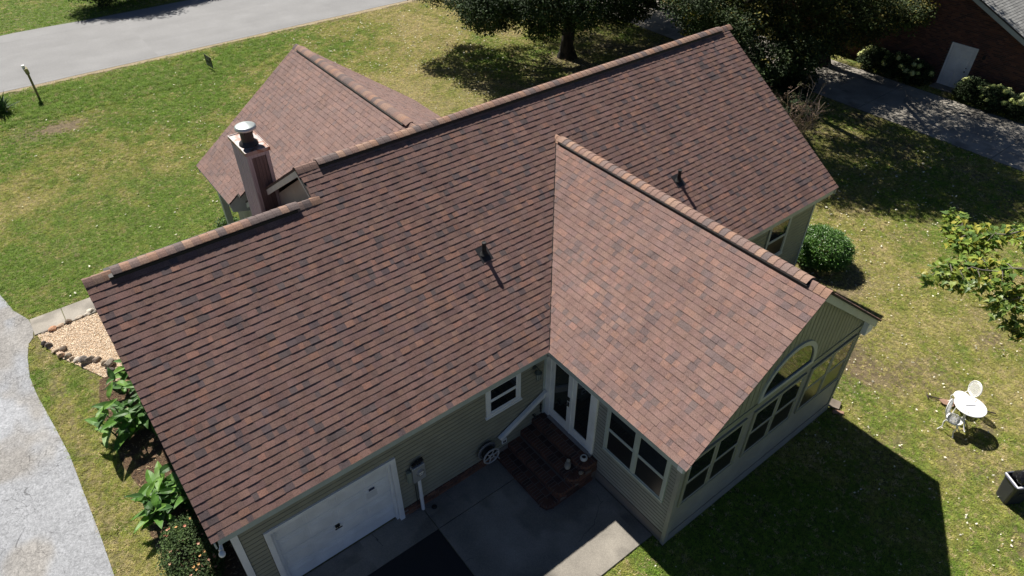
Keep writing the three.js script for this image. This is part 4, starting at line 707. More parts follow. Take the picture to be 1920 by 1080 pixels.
// bistro set
const sector = (mb, r0, r1, t0, t1, y0, y1, n = 3) => { for (let i = 0; i < n; i++) { const a = t0 + ((t1 - t0) * i) / n, b = t0 + ((t1 - t0) * (i + 1)) / n, q = (r, t, y) => V(r * Math.cos(t), y, -r * Math.sin(t)); mb.hexa([q(r0, a, y0), q(r1, a, y0), q(r1, b, y0), q(r0, b, y0)], [q(r0, a, y1), q(r1, a, y1), q(r1, b, y1), q(r0, b, y1)]); } return mb; };
const pierced = (r, hub, in1, n, open, y, h) => { const mb = new MB(), P = Math.PI * 2; sector(mb, 0.001, hub, 0, P, y, y + h, 24); sector(mb, in1, r, 0, P, y, y + h, 40); for (let k = 0; k < n; k++) sector(mb, hub, in1, (k / n) * P, ((k + 1 - open) / n) * P, y, y + h, 2); return mb.make(); };
{
  const tb = thing('bistro_table', 'round white cast iron table standing on the back lawn', 'table', [8.83, 0, 6.13], 0.3);
  add('tabletop', pierced(0.362, 0.20, 0.318, 22, 0.2, 0.70, 0.02), M.ironWhite, tb);
  const rim = new MB(); rim.geo(new THREE.TorusGeometry(0.362, 0.012, 8, 44).rotateX(Math.PI / 2).translate(0, 0.705, 0)); add('rim', rim.make(), M.ironWhite, tb);
  const pd = new MB(); pd.geo(new THREE.LatheGeometry([[0.028, 0.12], [0.045, 0.2], [0.026, 0.3], [0.04, 0.42], [0.024, 0.5], [0.06, 0.66], [0.13, 0.70]].map(([r, h]) => new THREE.Vector2(r, h)), 16)); add('pedestal', pd.make(), M.ironWhite, tb);
  for (let k = 0; k < 3; k++) { const t = k * 2.094 + 0.4, c = Math.cos(t), s = Math.sin(t), f = (r, y) => V(r * c, y, r * s); add('foot', new MB().tube([f(0.02, 0.22), f(0.10, 0.2), f(0.17, 0.09), f(0.23, 0.02), f(0.27, 0.015)], [0.022, 0.02, 0.018, 0.016, 0.02], 8).make(), M.ironWhite, tb); }
  const ash = new MB(); ash.box(-0.15, 0.15, 0.7225, 0.7255, -0.008, 0.008); // a dark stain of a line on the top
  const sk = add('stick', new MB().tube([V(8.745, 0.728, 6.045), V(8.83, 0.73, 6.12), V(8.93, 0.728, 6.20)], 0.007, 5).make(), std([0.20, 0.22, 0.28], { roughness: 0.8 })); tag(sk, 'thin grey twig lying across the white round table', 'twig');
  const chair = (label, x, z, turn) => { // seat faces local +x
    const c = thing('garden_chair', label, 'chair', [x, 0, z], turn, null);
    add('seat', pierced(0.195, 0.06, 0.155, 16, 0.3, 0.42, 0.014), M.ironWhite, c);
    const ap = new MB(); ap.geo(new THREE.TorusGeometry(0.185, 0.013, 6, 30).rotateX(Math.PI / 2).translate(0, 0.405, 0)); add('apron', ap.make(), M.ironWhite, c);
    for (const [a, b] of [[1, 1], [1, -1], [-1, 1], [-1, -1]]) add('leg', new MB().tube([V(0.12 * a, 0.42, 0.12 * b), V(0.155 * a, 0.30, 0.15 * b), V(0.13 * a, 0.14, 0.13 * b), V(0.19 * a, 0.012, 0.18 * b)], [0.017, 0.016, 0.013, 0.017], 7).make(), M.ironWhite, c);
    const bk = new MB(), cy = 0.70, R = 0.205, px = (y) => -0.17 - (y - 0.42) * 0.22; const ringP = []; for (let k = 0; k <= 30; k++) { const t = (k / 30) * 6.2832, y = cy + R * Math.sin(t); ringP.push(V(px(y), y, R * 0.98 * Math.cos(t))); } bk.tube(ringP, 0.014, 7, false);
    const rp2 = ringP.map((q) => { const y = cy + (q.y - cy) * 0.78; return V(px(y), y, q.z * 0.78); }); bk.tube(rp2, 0.007, 6, false);
    for (const s of [-1, 1]) bk.tube([V(-0.15, 0.42, 0.13 * s), V(px(0.5) - 0.01, 0.5, 0.115 * s), V(px(0.56), 0.56, 0.15 * s)], 0.014, 7);
    add('backrest', bk.make(), M.ironWhite, c);
    const la = new MB(); for (let i = -5; i <= 5; i++) { const o = i * 0.034, l = Math.sqrt(Math.max(0, R * R - o * o)) * 0.97; la.tube([V(px(cy - l), cy - l, o), V(px(cy + l), cy + l, o)], 0.0055, 5, false); la.tube([V(px(cy + o) + 0.002, cy + o, -l), V(px(cy + o) + 0.002, cy + o, l)], 0.0055, 5, false); } add('lattice', la.make(), M.ironWhite, c);
    return c;
  };
  chair('white cast iron chair with round lattice back, behind the white table', 9.33, 5.80, Math.PI - 0.58);
  chair('white cast iron chair pushed in at the house side of the table', 8.42, 6.04, -1.5);
  const sp = thing('shovel', 'long dark handled tool with rusty brown blade lying under the table', 'shovel', [9.13, 0.03, 5.23]);
  const hd = new MB(); hd.tube([V(-0.05, 0.02, -0.09), V(0.75, 0.03, 1.33)], 0.018, 8); hd.tube([V(-0.05, 0.02, -0.09), V(-0.12, 0.03, -0.02)], 0.015, 6).tube([V(-0.05, 0.02, -0.09), V(0.03, 0.03, -0.14)], 0.015, 6); add('handle', hd.make(), std([0.05, 0.035, 0.03]), sp);
  const bl = new MB(); const bp = [[0, 0], [0.10, 0.12], [0.11, 0.34], [0, 0.42], [-0.11, 0.34], [-0.10, 0.12]], ca = 0.87, sa = 0.49; bl.prism(bp.map(([a, b]) => [a, b]), 0.02, 0.03, (a, b, e) => V(0.10 + b * sa + a * ca - 0.1, e + 0.04 - Math.abs(a) * 0.2, 0.18 + b * ca - a * sa)); add('blade', bl.make(), std([0.28, 0.17, 0.12], { roughness: 0.8 }), sp);
}
// bin at the right edge
{
  const tc = thing('trash_can', 'dark plastic trash can stuffed with a black bag on the back lawn', 'trash can', [7.54, 0, 7.89], -0.549);
  const a = 0.21, b = 0.27, mb = new MB(), ring = (k, y, c = 0.06) => { const o = []; for (const [sx, sz, t0] of [[1, 1, 0], [-1, 1, 1], [-1, -1, 2], [1, -1, 3]]) for (let i = 0; i < 4; i++) { const t = (t0 + i / 3) * Math.PI / 2; o.push(V(sx * (b * k - c) + c * Math.cos(t), y, sz * (a * k - c) + c * Math.sin(t))); } return o; };
  const lv = [[0.80, 0], [0.82, 0.02], [0.92, 0.36], [1.0, 0.66], [1.05, 0.665], [1.05, 0.71]].map(([k, y]) => ring(k, y)); for (let i = 0; i < lv.length - 1; i++) for (let k = 0; k < 16; k++) { const m = (k + 1) % 16; mb.quad(lv[i][m], lv[i][k], lv[i + 1][k], lv[i + 1][m]); } for (let k = 1; k < 15; k++) mb.tri(lv[0][0], lv[0][k], lv[0][k + 1]);
  for (const z of [-1, 1]) mb.box(-0.11, 0.11, 0.42, 0.5, z * a * 0.99 - 0.012, z * a * 0.99 + 0.012);
  add('body', mb.make(), std([0.035, 0.038, 0.05], { roughness: 0.32 }), tc);
  const rm = new MB(), P = ring(1.05, 0.715); rm.tube([...P, P[0]], 0.022, 8, false); add('rim', rm.make(), std([0.09, 0.095, 0.13], { roughness: 0.18 }), tc);
  const lb = new MB(); lb.box(-b * 1.03, -b * 0.9, 0.722, 0.74, -a * 1.02, a * 1.02).box(-b * 0.89, b * 1.03, 0.722, 0.74, a * 0.86, a * 1.02); add('lit_rim_edge', lb.make(), std([0.75, 0.76, 0.80], { roughness: 0.3 }), tc);  // sunlit glint of the rim edge painted as near-white strips
  const bg = new THREE.IcosahedronGeometry(0.235, 5), p = bg.attributes.position; for (let i = 0; i < p.count; i++) { const x = p.getX(i), y = p.getY(i), z = p.getZ(i), k = 1 + 0.5 * (fbm(x * 9 + 4, z * 9 + y * 7, 3) - 0.5); p.setXYZ(i, x * k * 1.05, y * k * 0.85, z * k * 0.85); } bg.computeVertexNormals(); bg.translate(0.03, 0.80, 0);
  add('bag', bg, std([0.012, 0.012, 0.014], { roughness: 0.25 }), tc);
}
// splash block and brickbats at the wing corner
{
  srand(15);
  const pb = add('splash_block', new RoundedBoxGeometry(0.30, 0.05, 0.27, 2, 0.01), std([0.46, 0.40, 0.36], { map: concTex, roughness: 0.9 })); pb.position.set(6.83, 0.075, 3.80); pb.rotation.y = 0.35; tag(pb, 'square pinkish concrete paver lying at the far corner of the wing', 'paver');
  for (const [x, z, t, l, s] of [[6.98, 3.56, 0.3, 0.2, 'half brick lying on the house side of the square paver'], [6.68, 4.0, -0.9, 0.28, 'long broken brick at the shadow edge beside the square paver']]) { const o = add('brick', new RoundedBoxGeometry(l, 0.055, 0.095, 2, 0.008), std([0.33, 0.20, 0.14], { map: mottle, roughness: 0.95 })); o.position.set(x, 0.04, z); o.rotation.y = t; tag(o, s, 'brick'); }
}
// mailbox
{
  const mx = thing('mailbox', 'olive mailbox with white front on a tall wooden post by the road', 'mailbox', [-6.11, 0, -30.53]);
  add('post', new RoundedBoxGeometry(0.10, 1.42, 0.10, 2, 0.01).translate(0, 0.71, 0), std([0.36, 0.30, 0.15], { map: grain, roughness: 0.9 }), mx);
  add('shelf', new RoundedBoxGeometry(0.15, 0.05, 0.34, 2, 0.008).translate(0, 1.2, -0.06), std([0.32, 0.27, 0.13], { map: grain, roughness: 0.9 }), mx);
  const s = new THREE.Shape(); s.moveTo(-0.085, 0); s.lineTo(0.085, 0); s.lineTo(0.085, 0.13); s.absarc(0, 0.13, 0.085, 0, Math.PI); s.closePath();
  add('box', new THREE.ExtrudeGeometry(s, { depth: 0.36, bevelEnabled: false }).translate(0, 1.225, -0.26), std([0.30, 0.27, 0.14], { roughness: 0.6 }), mx);
  add('door', new THREE.ExtrudeGeometry(s, { depth: 0.02, bevelEnabled: false }).scale(1.06, 1.06, 1).translate(-0.01, 1.222, -0.285), M.ironWhite, mx, 'white front flap');
  add('cap', new RoundedBoxGeometry(0.13, 0.16, 0.13, 2, 0.01).translate(-0.05, 1.48, -0.12), M.ironWhite, mx, 'white top');
}
// yard sign
{
  const sg = thing('yard_sign', 'small black yard sign with grey lettering standing near the road', 'yard sign', [1.61, 0, -28.9], Math.atan2(-0.77, 0.08));
  const cv = document.createElement('canvas'); cv.width = 256; cv.height = 192; const g = cv.getContext('2d'); g.fillStyle = '#0c1210'; g.fillRect(0, 0, 256, 192); g.fillStyle = '#8a928e';
  for (const [x, y, w, h] of [[40, 26, 70, 18], [120, 26, 40, 18], [40, 58, 130, 22], [34, 132, 60, 14], [104, 132, 112, 14]]) for (let i = 0; i < w; i += 13) g.fillRect(x + i, y + ((i * 7) % 3), 9, h);
  g.fillStyle = '#6d7674'; g.fillRect(0, 158, 256, 20);
  const t = new THREE.CanvasTexture(cv); t.colorSpace = THREE.SRGBColorSpace;
  const pl = new THREE.BoxGeometry(0.80, 0.56, 0.008); add('panel', pl.translate(0, 0.42, 0), std([1, 1, 1], { map: t, roughness: 0.5 }), sg);
  const wire = new MB(); for (const s of [-1, 1]) wire.tube([V(0.25 * s, 0, 0.006), V(0.25 * s, 0.45, 0.006)], 0.006, 5); add('stake', wire.make(), M.zinc, sg);
}
// stones round the pale bed
{
  srand(321);
  const S = [ // x, z, long, wide, high, turn, colour, label
    [-9.13, -12.16, 0.20, 0.09, 0.04, 0.1, [0.20, 0.17, 0.15], 'thin dark stone at the driveway end of the walkway edge'],
    [-8.93, -12.14, 0.24, 0.17, 0.09, 0.5, [0.46, 0.25, 0.15], 'rust red angular stone on the walkway edge'],
    [-8.72, -12.17, 0.22, 0.13, 0.06, 0.1, [0.42, 0.31, 0.22], 'flat tan stone beside the rust red one at the walkway'],
    [-8.50, -12.20, 0.16, 0.13, 0.10, 0.2, [0.17, 0.13, 0.10], 'dark brown stone in the middle of the walkway edge'],
    [-8.20, -12.22, 0.22, 0.12, 0.06, 0.0, [0.44, 0.38, 0.31], 'low grey stone toward the house on the walkway edge'],
    [-7.98, -12.22, 0.19, 0.11, 0.06, 0.1, [0.56, 0.50, 0.42], 'cream stone next to the topmost pale stone'],
    [-7.86, -12.34, 0.20, 0.15, 0.07, 0.3, [0.62, 0.57, 0.48], 'pale rounded stone lying up on the walkway slab'],
    [-7.66, -12.24, 0.15, 0.10, 0.05, 0.2, [0.44, 0.37, 0.29], 'small stone on the walkway edge beside the roof'],
    [-9.27, -11.60, 0.15, 0.11, 0.10, 0.7, [0.13, 0.11, 0.10], 'dark stone at the driveway tip of the curved stone row'],
    [-9.17, -11.43, 0.17, 0.13, 0.12, 0.4, [0.15, 0.125, 0.11], 'dark squat stone second in the curved row'],
    [-9.05, -11.10, 0.26, 0.12, 0.07, 0.4, [0.36, 0.28, 0.20], 'long low brown stone in the curved row'],
    [-8.87, -10.98, 0.20, 0.13, 0.13, 0.6, [0.20, 0.155, 0.12], 'dark wedge stone behind the pink stone'],
    [-8.98, -10.78, 0.21, 0.16, 0.13, 0.9, [0.47, 0.33, 0.24], 'pinkish stone in the middle of the curved row'],
    [-8.83, -10.63, 0.18, 0.13, 0.10, 0.3, [0.30, 0.245, 0.19], 'mottled stone after the pink stone'],
    [-8.77, -10.45, 0.14, 0.11, 0.08, 0.3, [0.36, 0.29, 0.22], 'small brown stone before the white one'],
    [-8.66, -10.30, 0.20, 0.13, 0.10, 0.2, [0.55, 0.48, 0.40], 'whitish stone in the curved row'],
    [-8.52, -10.10, 0.23, 0.20, 0.19, 0.9, [0.24, 0.21, 0.19], 'large grey boulder upright in the curved row'],
    [-8.38, -10.06, 0.24, 0.17, 0.14, 0.2, [0.26, 0.22, 0.18], 'brown block stone right of the large grey boulder'],
    [-8.22, -9.95, 0.24, 0.14, 0.10, 0.1, [0.19, 0.15, 0.12], 'dark flat stone between the block and the corner stones'],
    [-8.08, -9.72, 0.20, 0.14, 0.12, 0.6, [0.33, 0.26, 0.19], 'tan stone leaning on the biggest corner boulder'],
    [-7.98, -9.52, 0.29, 0.22, 0.20, 0.5, [0.28, 0.235, 0.19], 'biggest flat topped boulder near the corner of the pale bed'],
    [-8.02, -9.22, 0.19, 0.16, 0.14, 0.3, [0.085, 0.07, 0.06], 'blackish stone at the end of the curved row'],
    [-7.62, -8.86, 0.34, 0.16, 0.14, 0.6, [0.40, 0.36, 0.31], 'long grey stone beside the leafy plants at the bed corner'],
    [-7.42, -9.02, 0.22, 0.18, 0.12, 0.3, [0.58, 0.56, 0.52], 'white stone under the roof edge by the leafy plants'],
    [-7.95, -8.78, 0.14, 0.10, 0.06, 0.6, [0.38, 0.29, 0.21], 'small brown stone on the soil below the pale bed'],
  ];
  S.forEach(([x, z, l, w, h, t, c, label], i) => {
    const g = new THREE.IcosahedronGeometry(1, 3), p = g.attributes.position, q = V(0, 0, 0);
    const cuts = Array.from({ length: 9 }, () => ({ n: V(rr(-1, 1), rr(-0.7, 1), rr(-1, 1)).normalize(), d: rr(0.62, 0.9) }));
    for (let k = 0; k < p.count; k++) { q.fromBufferAttribute(p, k); for (const cu of cuts) { const e = q.dot(cu.n) - cu.d; if (e > 0) q.addScaledVector(cu.n, -e * 0.92); } q.multiplyScalar(1 + 0.10 * (fbm(q.x * 3 + i * 7, q.z * 3 + q.y * 4, 3) - 0.5)); p.setXYZ(k, q.x * l * 0.62, q.y * h * 0.75, q.z * w * 0.62); }
    g.computeVertexNormals();
    const o = add('stone', g, std(mul3(c, 1.45), { map: mottle, bumpMap: granBump, bumpScale: 0.008, roughness: 0.95 })); o.position.set(x, h * 0.42 + 0.02, z); o.rotation.y = t; tag(o, label, 'stone', 'stones edging the pale gravel bed');
  });
  const ed = add('wooden_edging', new RoundedBoxGeometry(0.80, 0.08, 0.06, 2, 0.008), std([0.13, 0.085, 0.055], { map: grain, roughness: 0.95 })); ed.position.set(-7.62, 0.05, -9.12); ed.rotation.y = 0.06; tag(ed, 'dark timber edging between the pale bed and the plants', 'edging');
}
// ---------------------------------------------------------------- the neighbour's brick house
{
  const nb = thing('brick_house', 'dark brick neighbouring house with grey roof and a white side door', 'house'), X = 29.5, RK = (z) => 4.19 - 0.465 * (z + 4.28), zr = -8.4, ze = -0.75;
  const rk = (z) => (z > zr ? RK(z) : RK(2 * zr - z)), zl = 2 * zr - ze;
  const wallM = new MB(); wallM.prism([[-ze - 0.25, 0], [-zl + 0.25, 0].map((v, i) => v), [-zl + 0.25, rk(zl) - 0.1], [-zr, rk(zr) - 0.2], [-ze - 0.25, rk(ze) - 0.1]], X + 0.016, X + 0.25, zy); wallM.box(X + 0.25, X + 12, 0, 2.5, ze - 0.5, ze - 0.26);
  const wl = add('wall', wallM.make(), std([0.12, 0.105, 0.095], { map: mottle, roughness: 0.95 }), nb);
  srand(66); const L = []; const bgeo = new MB().bbox(-0.1, 0.1, 0, 0.014, -0.029, 0.029, 0.004).make(); bgeo.applyMatrix4(new THREE.Matrix4().makeBasis(V(0, 0, 1), V(-1, 0, 0), V(0, -1, 0)));
  for (let r = 0; r < 76; r++) for (let z = -14.5 + (r % 2) * 0.105; z < ze - 0.35; z += 0.21) { const y = 0.04 + r * 0.075; if (y > rk(z) - 0.3 || y > rk(z + 0.1) - 0.3 || (y < 2.12 && z > -4.98 && z < -3.70)) continue; L.push({ p: V(X + 0.016 - rr(0, 0.003), y, z), q: new THREE.Quaternion(), s: V(1, 1, 1), c: mul3(pick([[0.13, 0.055, 0.038], [0.10, 0.045, 0.034], [0.16, 0.07, 0.046], [0.08, 0.04, 0.033]]), rr(0.8, 1.2)) }); }
  const br = scatter('bricks', bgeo, std([1, 1, 1], { roughness: 0.95 }), L); scene.remove(br); br.name = 'bricks'; delete br.userData.label; delete br.userData.category; wl.add(br);
  const d = grp('door', nb); const nf = (a, y, q) => V(X - q, y, a), fr = new MB(); bars(fr, nf, -4.95, -4.85, 0.02, 2.10, 0, 0.05); bars(fr, nf, -3.83, -3.73, 0.02, 2.10, 0, 0.05); bars(fr, nf, -4.849, -3.831, 2.0, 2.10, 0, 0.05); add('frame', fr.make(), M.white, d);
  const lf = new MB(); bars(lf, nf, -4.84, -3.84, 0.04, 1.995, 0, 0.03); for (const [a, b] of [[-4.74, -4.38], [-4.30, -3.94]]) for (const [p, q] of [[0.2, 0.75], [0.85, 1.5], [1.6, 1.88]]) bars(lf, nf, a, b, p, q, 0.02, 0.042, 0.012); add('door_leaf', lf.make(), M.white, d);
  const kn = new MB(); kn.geo(new THREE.SphereGeometry(0.035, 10, 8), T(X - 0.08, 0.95, -3.92)); kn.geo(new THREE.SphereGeometry(0.025, 10, 8), T(X - 0.05, 1.12, -3.92)); add('handle', kn.make(), M.darkMetal, d);
  add('doorstep', new MB().bbox(28.9, X - 0.01, -0.02, 0.08, -5.0, -3.7).make(), M.concrete, nb);
  const lm = new MB(); lm.box(X - 0.06, X, 1.72, 1.9, -3.42, -3.32).tube([V(X - 0.03, 1.86, -3.37), V(X - 0.12, 1.88, -3.37), V(X - 0.13, 1.74, -3.37)], 0.04, 8); add('wall_lamp', lm.make(), M.black, nb);
  // roof: two slopes, rows of grey shingles
  const n = Math.hypot(1, 0.465), roofM = vc({ map: granTex, roughness: 0.9 }); const sl = [frameOf(V(X - 0.35, RK(ze), ze), V(1, 0, 0), up(0, 0.465, -1)), frameOf(V(X + 14, RK(ze), zl), V(-1, 0, 0), up(0, 0.465, 1))];
  sl.forEach((f, k) => { const W = 14.35, len = (ze - zr) * n; const mb = new MB(); const A = [[0, 0], [W, 0], [W, len], [0, len]]; mb.hexa(A.map(([a, b]) => f.at(a, b, -0.06)), A.map(([a, b]) => f.at(a, b, 0))); const rf = add('roof', mb.make(), deckMat, nb); const sm = new MB(); const u0 = k ? 10 : 0, u1 = k ? W : 4.5;
    for (let v = 0; v < len - 0.02; v += 0.143) for (let u = u0; u < u1; ) { const w = Math.min(rr(0.15, 0.34), u1 - u), g = rr(0.8, 1.15), t = rr(0.008, 0.015), r = [[u, v], [u + w - 0.003, v], [u + w - 0.003, v + 0.17], [u, v + 0.17]]; sm.col = mul3([0.30, 0.30, 0.29], g); sm.hexa(r.map(([a, b], i) => f.at(a, b, 0.001)), r.map(([a, b], i) => f.at(a, b, i < 2 ? 0.004 + t : 0.003))); u += w; }
    add('shingles', sm.make(), roofM, rf).userData.kind = 'stuff'; });
  for (const s of [0, 1]) { const mb = new MB(), z0 = s ? zl : ze, a = V(X - 0.34, RK(ze) - 0.03, z0), b = V(X - 0.34, rk(zr) - 0.03, zr), dn = V(0, -0.24, 0), o = V(0.03, 0, 0); const r = (q) => [a.clone().add(q), b.clone().add(q), b.clone().add(q).add(dn), a.clone().add(q).add(dn)]; mb.hexa(r(o), r(V(0, 0, 0))); add('fascia', mb.make(), M.fascia, nb); }
  const so = new MB(); for (const s of [0, 1]) { const z0 = s ? zl : ze, a = V(X - 0.31, RK(ze) - 0.28, z0), b = V(X - 0.31, rk(zr) - 0.28, zr); so.quad(a, b, V(X, b.y, b.z), V(X, a.y, a.z)); } add('soffit', so.make(), M.white, nb);
}
// ---------------------------------------------------------------- vegetation
const leafMat = (o = {}) => vc({ phys: true, roughness: 0.75, specularIntensity: 0.5, transmission: o.t ?? 0.3, thickness: 0, side: THREE.DoubleSide });
const LEAF = leafMat(), GLOSSY = vc({ phys: true, roughness: 0.38, transmission: 0.25, thickness: 0, side: THREE.DoubleSide });
// one leaf: pointed, folded along its midrib and bowed; length 1 along +z from the stalk
function leafShape(mb, m, w, fold = 0.25, droop = 0.25, seg = 2) {
  const pt = (s, side) => { const ww = w * Math.sin(Math.PI * Math.pow(s, 0.8)) * 0.5 + 0.004; return V(side * ww, Math.abs(side) * fold * ww - droop * s * s, s).applyMatrix4(m); };
  for (let i = 0; i < seg; i++) { const a = i / seg, b = (i + 1) / seg; for (const s of [-1, 1]) { const A = pt(a, 0), B = pt(b, 0), C = pt(b, s), D = pt(a, s); s > 0 ? mb.quad(D, C, B, A) : mb.quad(A, B, C, D); } }
}
function spray(n, R, size, w, seg = 2, flat = 0.6) { // a loose ball of leaves
  const mb = new MB();
  for (let i = 0; i < n; i++) {
    const a = rr(0, 6.283), e = rr(-1, 1), r = R * Math.cbrt(rnd()), q = Math.sqrt(1 - e * e), k = rr(0.75, 1.2); mb.col = [k, k * rr(0.95, 1.05), k];
    leafShape(mb, T(r * q * Math.cos(a), r * e * flat, r * q * Math.sin(a), rr(-0.4, 0.9), rr(0, 6.283), rr(-0.6, 0.6), size * rr(0.7, 1.2)), w, 0.3, 0.2, seg);
  }
  return mb.make();
}
srand(2024);
const SPR = { big: [spray(26, 0.42, 0.135, 0.62), spray(26, 0.46, 0.15, 0.55), spray(22, 0.38, 0.12, 0.7)], small: [spray(22, 0.12, 0.05, 0.6), spray(22, 0.13, 0.045, 0.65)], mid: [spray(18, 0.22, 0.11, 0.7, 2), spray(18, 0.2, 0.12, 0.62, 2)] };
function foliage(parent, name, geos, mat, list) { // list of {p, s, c}
  const lists = geos.map(() => []); list.forEach((e) => lists[Math.floor(rnd() * geos.length)].push(e));
  lists.forEach((L, i) => { if (!L.length) return; const im = new THREE.InstancedMesh(geos[i], mat, L.length), m = new THREE.Matrix4(), c = new THREE.Color(); L.forEach((e, k) => { m.compose(e.p, yaw(rr(0, 6.283), rr(-0.4, 0.4), rr(-0.4, 0.4)), V(e.s, e.s, e.s)); im.setMatrixAt(k, m); c.setRGB(...e.c); im.setColorAt(k, c); }); im.name = pname(parent, name); im.userData.kind = 'stuff'; shade(im); parent.add(im); });
}
function tree(name, label, base, trunkR, fork, blobs, o = {}) { // blobs: [x, y, z, r, n] in world metres
  const t = thing(name, label, 'tree', base, 0, o.group), B = V(...base), tr = new MB(), top = V(o.lean?.[0] ?? 0.1, fork, o.lean?.[1] ?? 0.05);
  const pts = [], rad = []; for (let i = 0; i <= 10; i++) { const s = i / 10; pts.push(V(top.x * s + 0.05 * Math.sin(i * 1.7), -0.1 + (fork + 0.1) * s, top.z * s + 0.05 * Math.cos(i * 2.1))); rad.push(trunkR * (i === 0 ? 1.75 : i === 1 ? 1.2 : 1.05 - 0.4 * s)); }
  tr.tube(pts, rad, 12); add('trunk', tr.make(), M.bark, t);
  const lb = new MB();
  blobs.forEach(([x, y, z, r], i) => { if (o.limbs && i % o.limbs) return; const e = V(x - B.x, y - B.y, z - B.z), st = top.clone().multiplyScalar(rr(0.55, 1.0)), mid = st.clone().lerp(e, 0.5).add(V(rr(-0.3, 0.3), 0.12 * st.distanceTo(e), rr(-0.3, 0.3))), k = Math.min(trunkR * 0.55, 0.03 + 0.02 * st.distanceTo(e)); lb.tube([st, st.clone().lerp(mid, 0.5).add(V(0, 0.1, 0)), mid, mid.clone().lerp(e, 0.6), e], [k, k * 0.8, k * 0.6, k * 0.4, 0.015], 6); for (let j = 0; j < 4; j++) lb.tube([mid.clone().lerp(e, 0.3 + 0.15 * j), e.clone().add(V(rr(-1, 1) * r * 0.8, rr(-0.5, 0.6) * r, rr(-1, 1) * r * 0.8))], [0.03, 0.01], 5, false); });
  add('limbs', lb.make(), M.bark, t);
  const L = [];
  for (const [x, y, z, r, n0] of blobs) for (let i = 0, n = n0 * (o.dense || 1); i < n; i++) {
    const a = rr(0, 6.283), e = rr(-1, 1), q = Math.sqrt(1 - e * e), rad = r * (0.35 + 0.68 * Math.sqrt(rnd())), k = rr(0.7, 1.25), c = rnd() < (o.yellow ?? 0.03) ? [0.22, 0.19, 0.03] : mix3(o.c0 || [0.028, 0.055, 0.014], o.c1 || [0.06, 0.10, 0.02], rnd());
    L.push({ p: V(x - B.x + rad * q * Math.cos(a), y - B.y + rad * e * 0.8, z - B.z + rad * q * Math.sin(a)), s: rr(0.75, 1.2), c: mul3(c, k) });
  }
  foliage(t, 'crown', o.geos || SPR.big, o.mat || LEAF, L);
  return t;
}
// the shade trees beyond the main roof
tree('shade_tree', 'large dark shade tree with thick trunk on the front lawn behind the main roof', [17.37, 0, -18.97], 0.36, 3.4, [
  [11.9, 3.9, -18.8, 1.5, 120], [12.6, 4.6, -20.5, 1.7, 110], [12.3, 3.9, -22.6, 1.5, 100], [11.6, 3.6, -24.6, 1.1, 60], [13.6, 3.7, -25.5, 1.3, 70], [13.6, 4.3, -17.2, 1.6, 110], [15.2, 4.3, -15.9, 1.6, 100], [17.2, 4.6, -15.6, 1.6, 90], [19.4, 4.5, -16.0, 1.7, 90], [21.2, 4.3, -17.4, 1.6, 90], [22.6, 4.3, -19.4, 1.6, 80],
  [13.0, 3.6, -18.4, 1.2, 90], [14.4, 4.0, -18.9, 1.5, 90], [15.6, 4.4, -20.5, 1.7, 90], [18.5, 4.6, -20, 1.8, 90], [20.5, 4.4, -19.2, 1.6, 80], [16, 6.5, -19, 2.8, 120], [19, 7, -18.5, 2.8, 110], [17, 8.6, -20, 2.8, 100], [14, 6, -21, 2.3, 90], [20.4, 6.2, -21.5, 2.3, 80], [22.2, 5.4, -22, 2.0, 70], [15.5, 4.6, -24, 1.8, 70], [19, 4.5, -24.5, 1.9, 70], [14.4, 2.9, -17.4, 1.0, 80], [16.2, 3.0, -16.6, 1.0, 80], [18.6, 2.9, -16.6, 1.1, 80], [20.6, 2.7, -17.2, 1.1, 80], [22.2, 2.8, -18.4, 1.1, 80], [12.6, 2.9, -19.6, 0.9, 60], [13.6, 2.8, -21.8, 1.0, 60], [20, 8, -24, 2.2, 100], [22.2, 8.4, -22.6, 2.3, 110], [19.4, 9, -26.6, 2.2, 90], [22.6, 8, -26.2, 2.2, 90], [21.4, 7.6, -20, 2.0, 100], [24, 8, -21.6, 2.0, 100],
], { limbs: 2, dense: 1.9, c0: [0.022, 0.050, 0.012], c1: [0.045, 0.085, 0.018] });
tree('shade_tree', 'tall shade tree in front of the brick house, its crown over the shaded drive', [27.2, 0, -9.9], 0.30, 4.6, [
  [22.0, 4.3, -12.0, 1.5, 140], [23.6, 3.9, -10.6, 1.3, 140], [24.6, 3.2, -9.2, 1.1, 150], [25.8, 3.0, -8.4, 1.1, 150], [27.3, 3.0, -7.7, 1.0, 150], [28.5, 3.1, -6.9, 0.8, 110], [26.4, 3.9, -10.0, 1.4, 120], [28.6, 3.9, -9.6, 1.1, 90], [22.6, 2.9, -10.0, 1.0, 120], [23.6, 2.2, -8.8, 0.8, 80], [25.0, 2.0, -8.6, 0.8, 80], [26.6, 2.2, -8.0, 0.7, 60],
  [23.5, 7.8, -8.0, 2.3, 200], [26.5, 7.9, -8.4, 2.3, 200], [25, 9.4, -10, 2.6, 200], [28, 8.4, -7.6, 1.9, 130], [22.0, 7.4, -11.0, 2.2, 160], [25.2, 7.2, -6.4, 1.7, 160], [24, 6.2, -11, 2.0, 160], [25, 8.2, -14, 2.1, 180], [26.8, 8, -15.6, 2.0, 150], [23.8, 8.6, -16.4, 2.1, 150], [27.4, 8, -12.6, 1.9, 140], [24.3, 1.5, -9.9, 1.0, 110], [23.2, 1.3, -8.9, 0.8, 90],
], { limbs: 2, yellow: 0.14, c0: [0.03, 0.055, 0.012], c1: [0.085, 0.12, 0.022] });
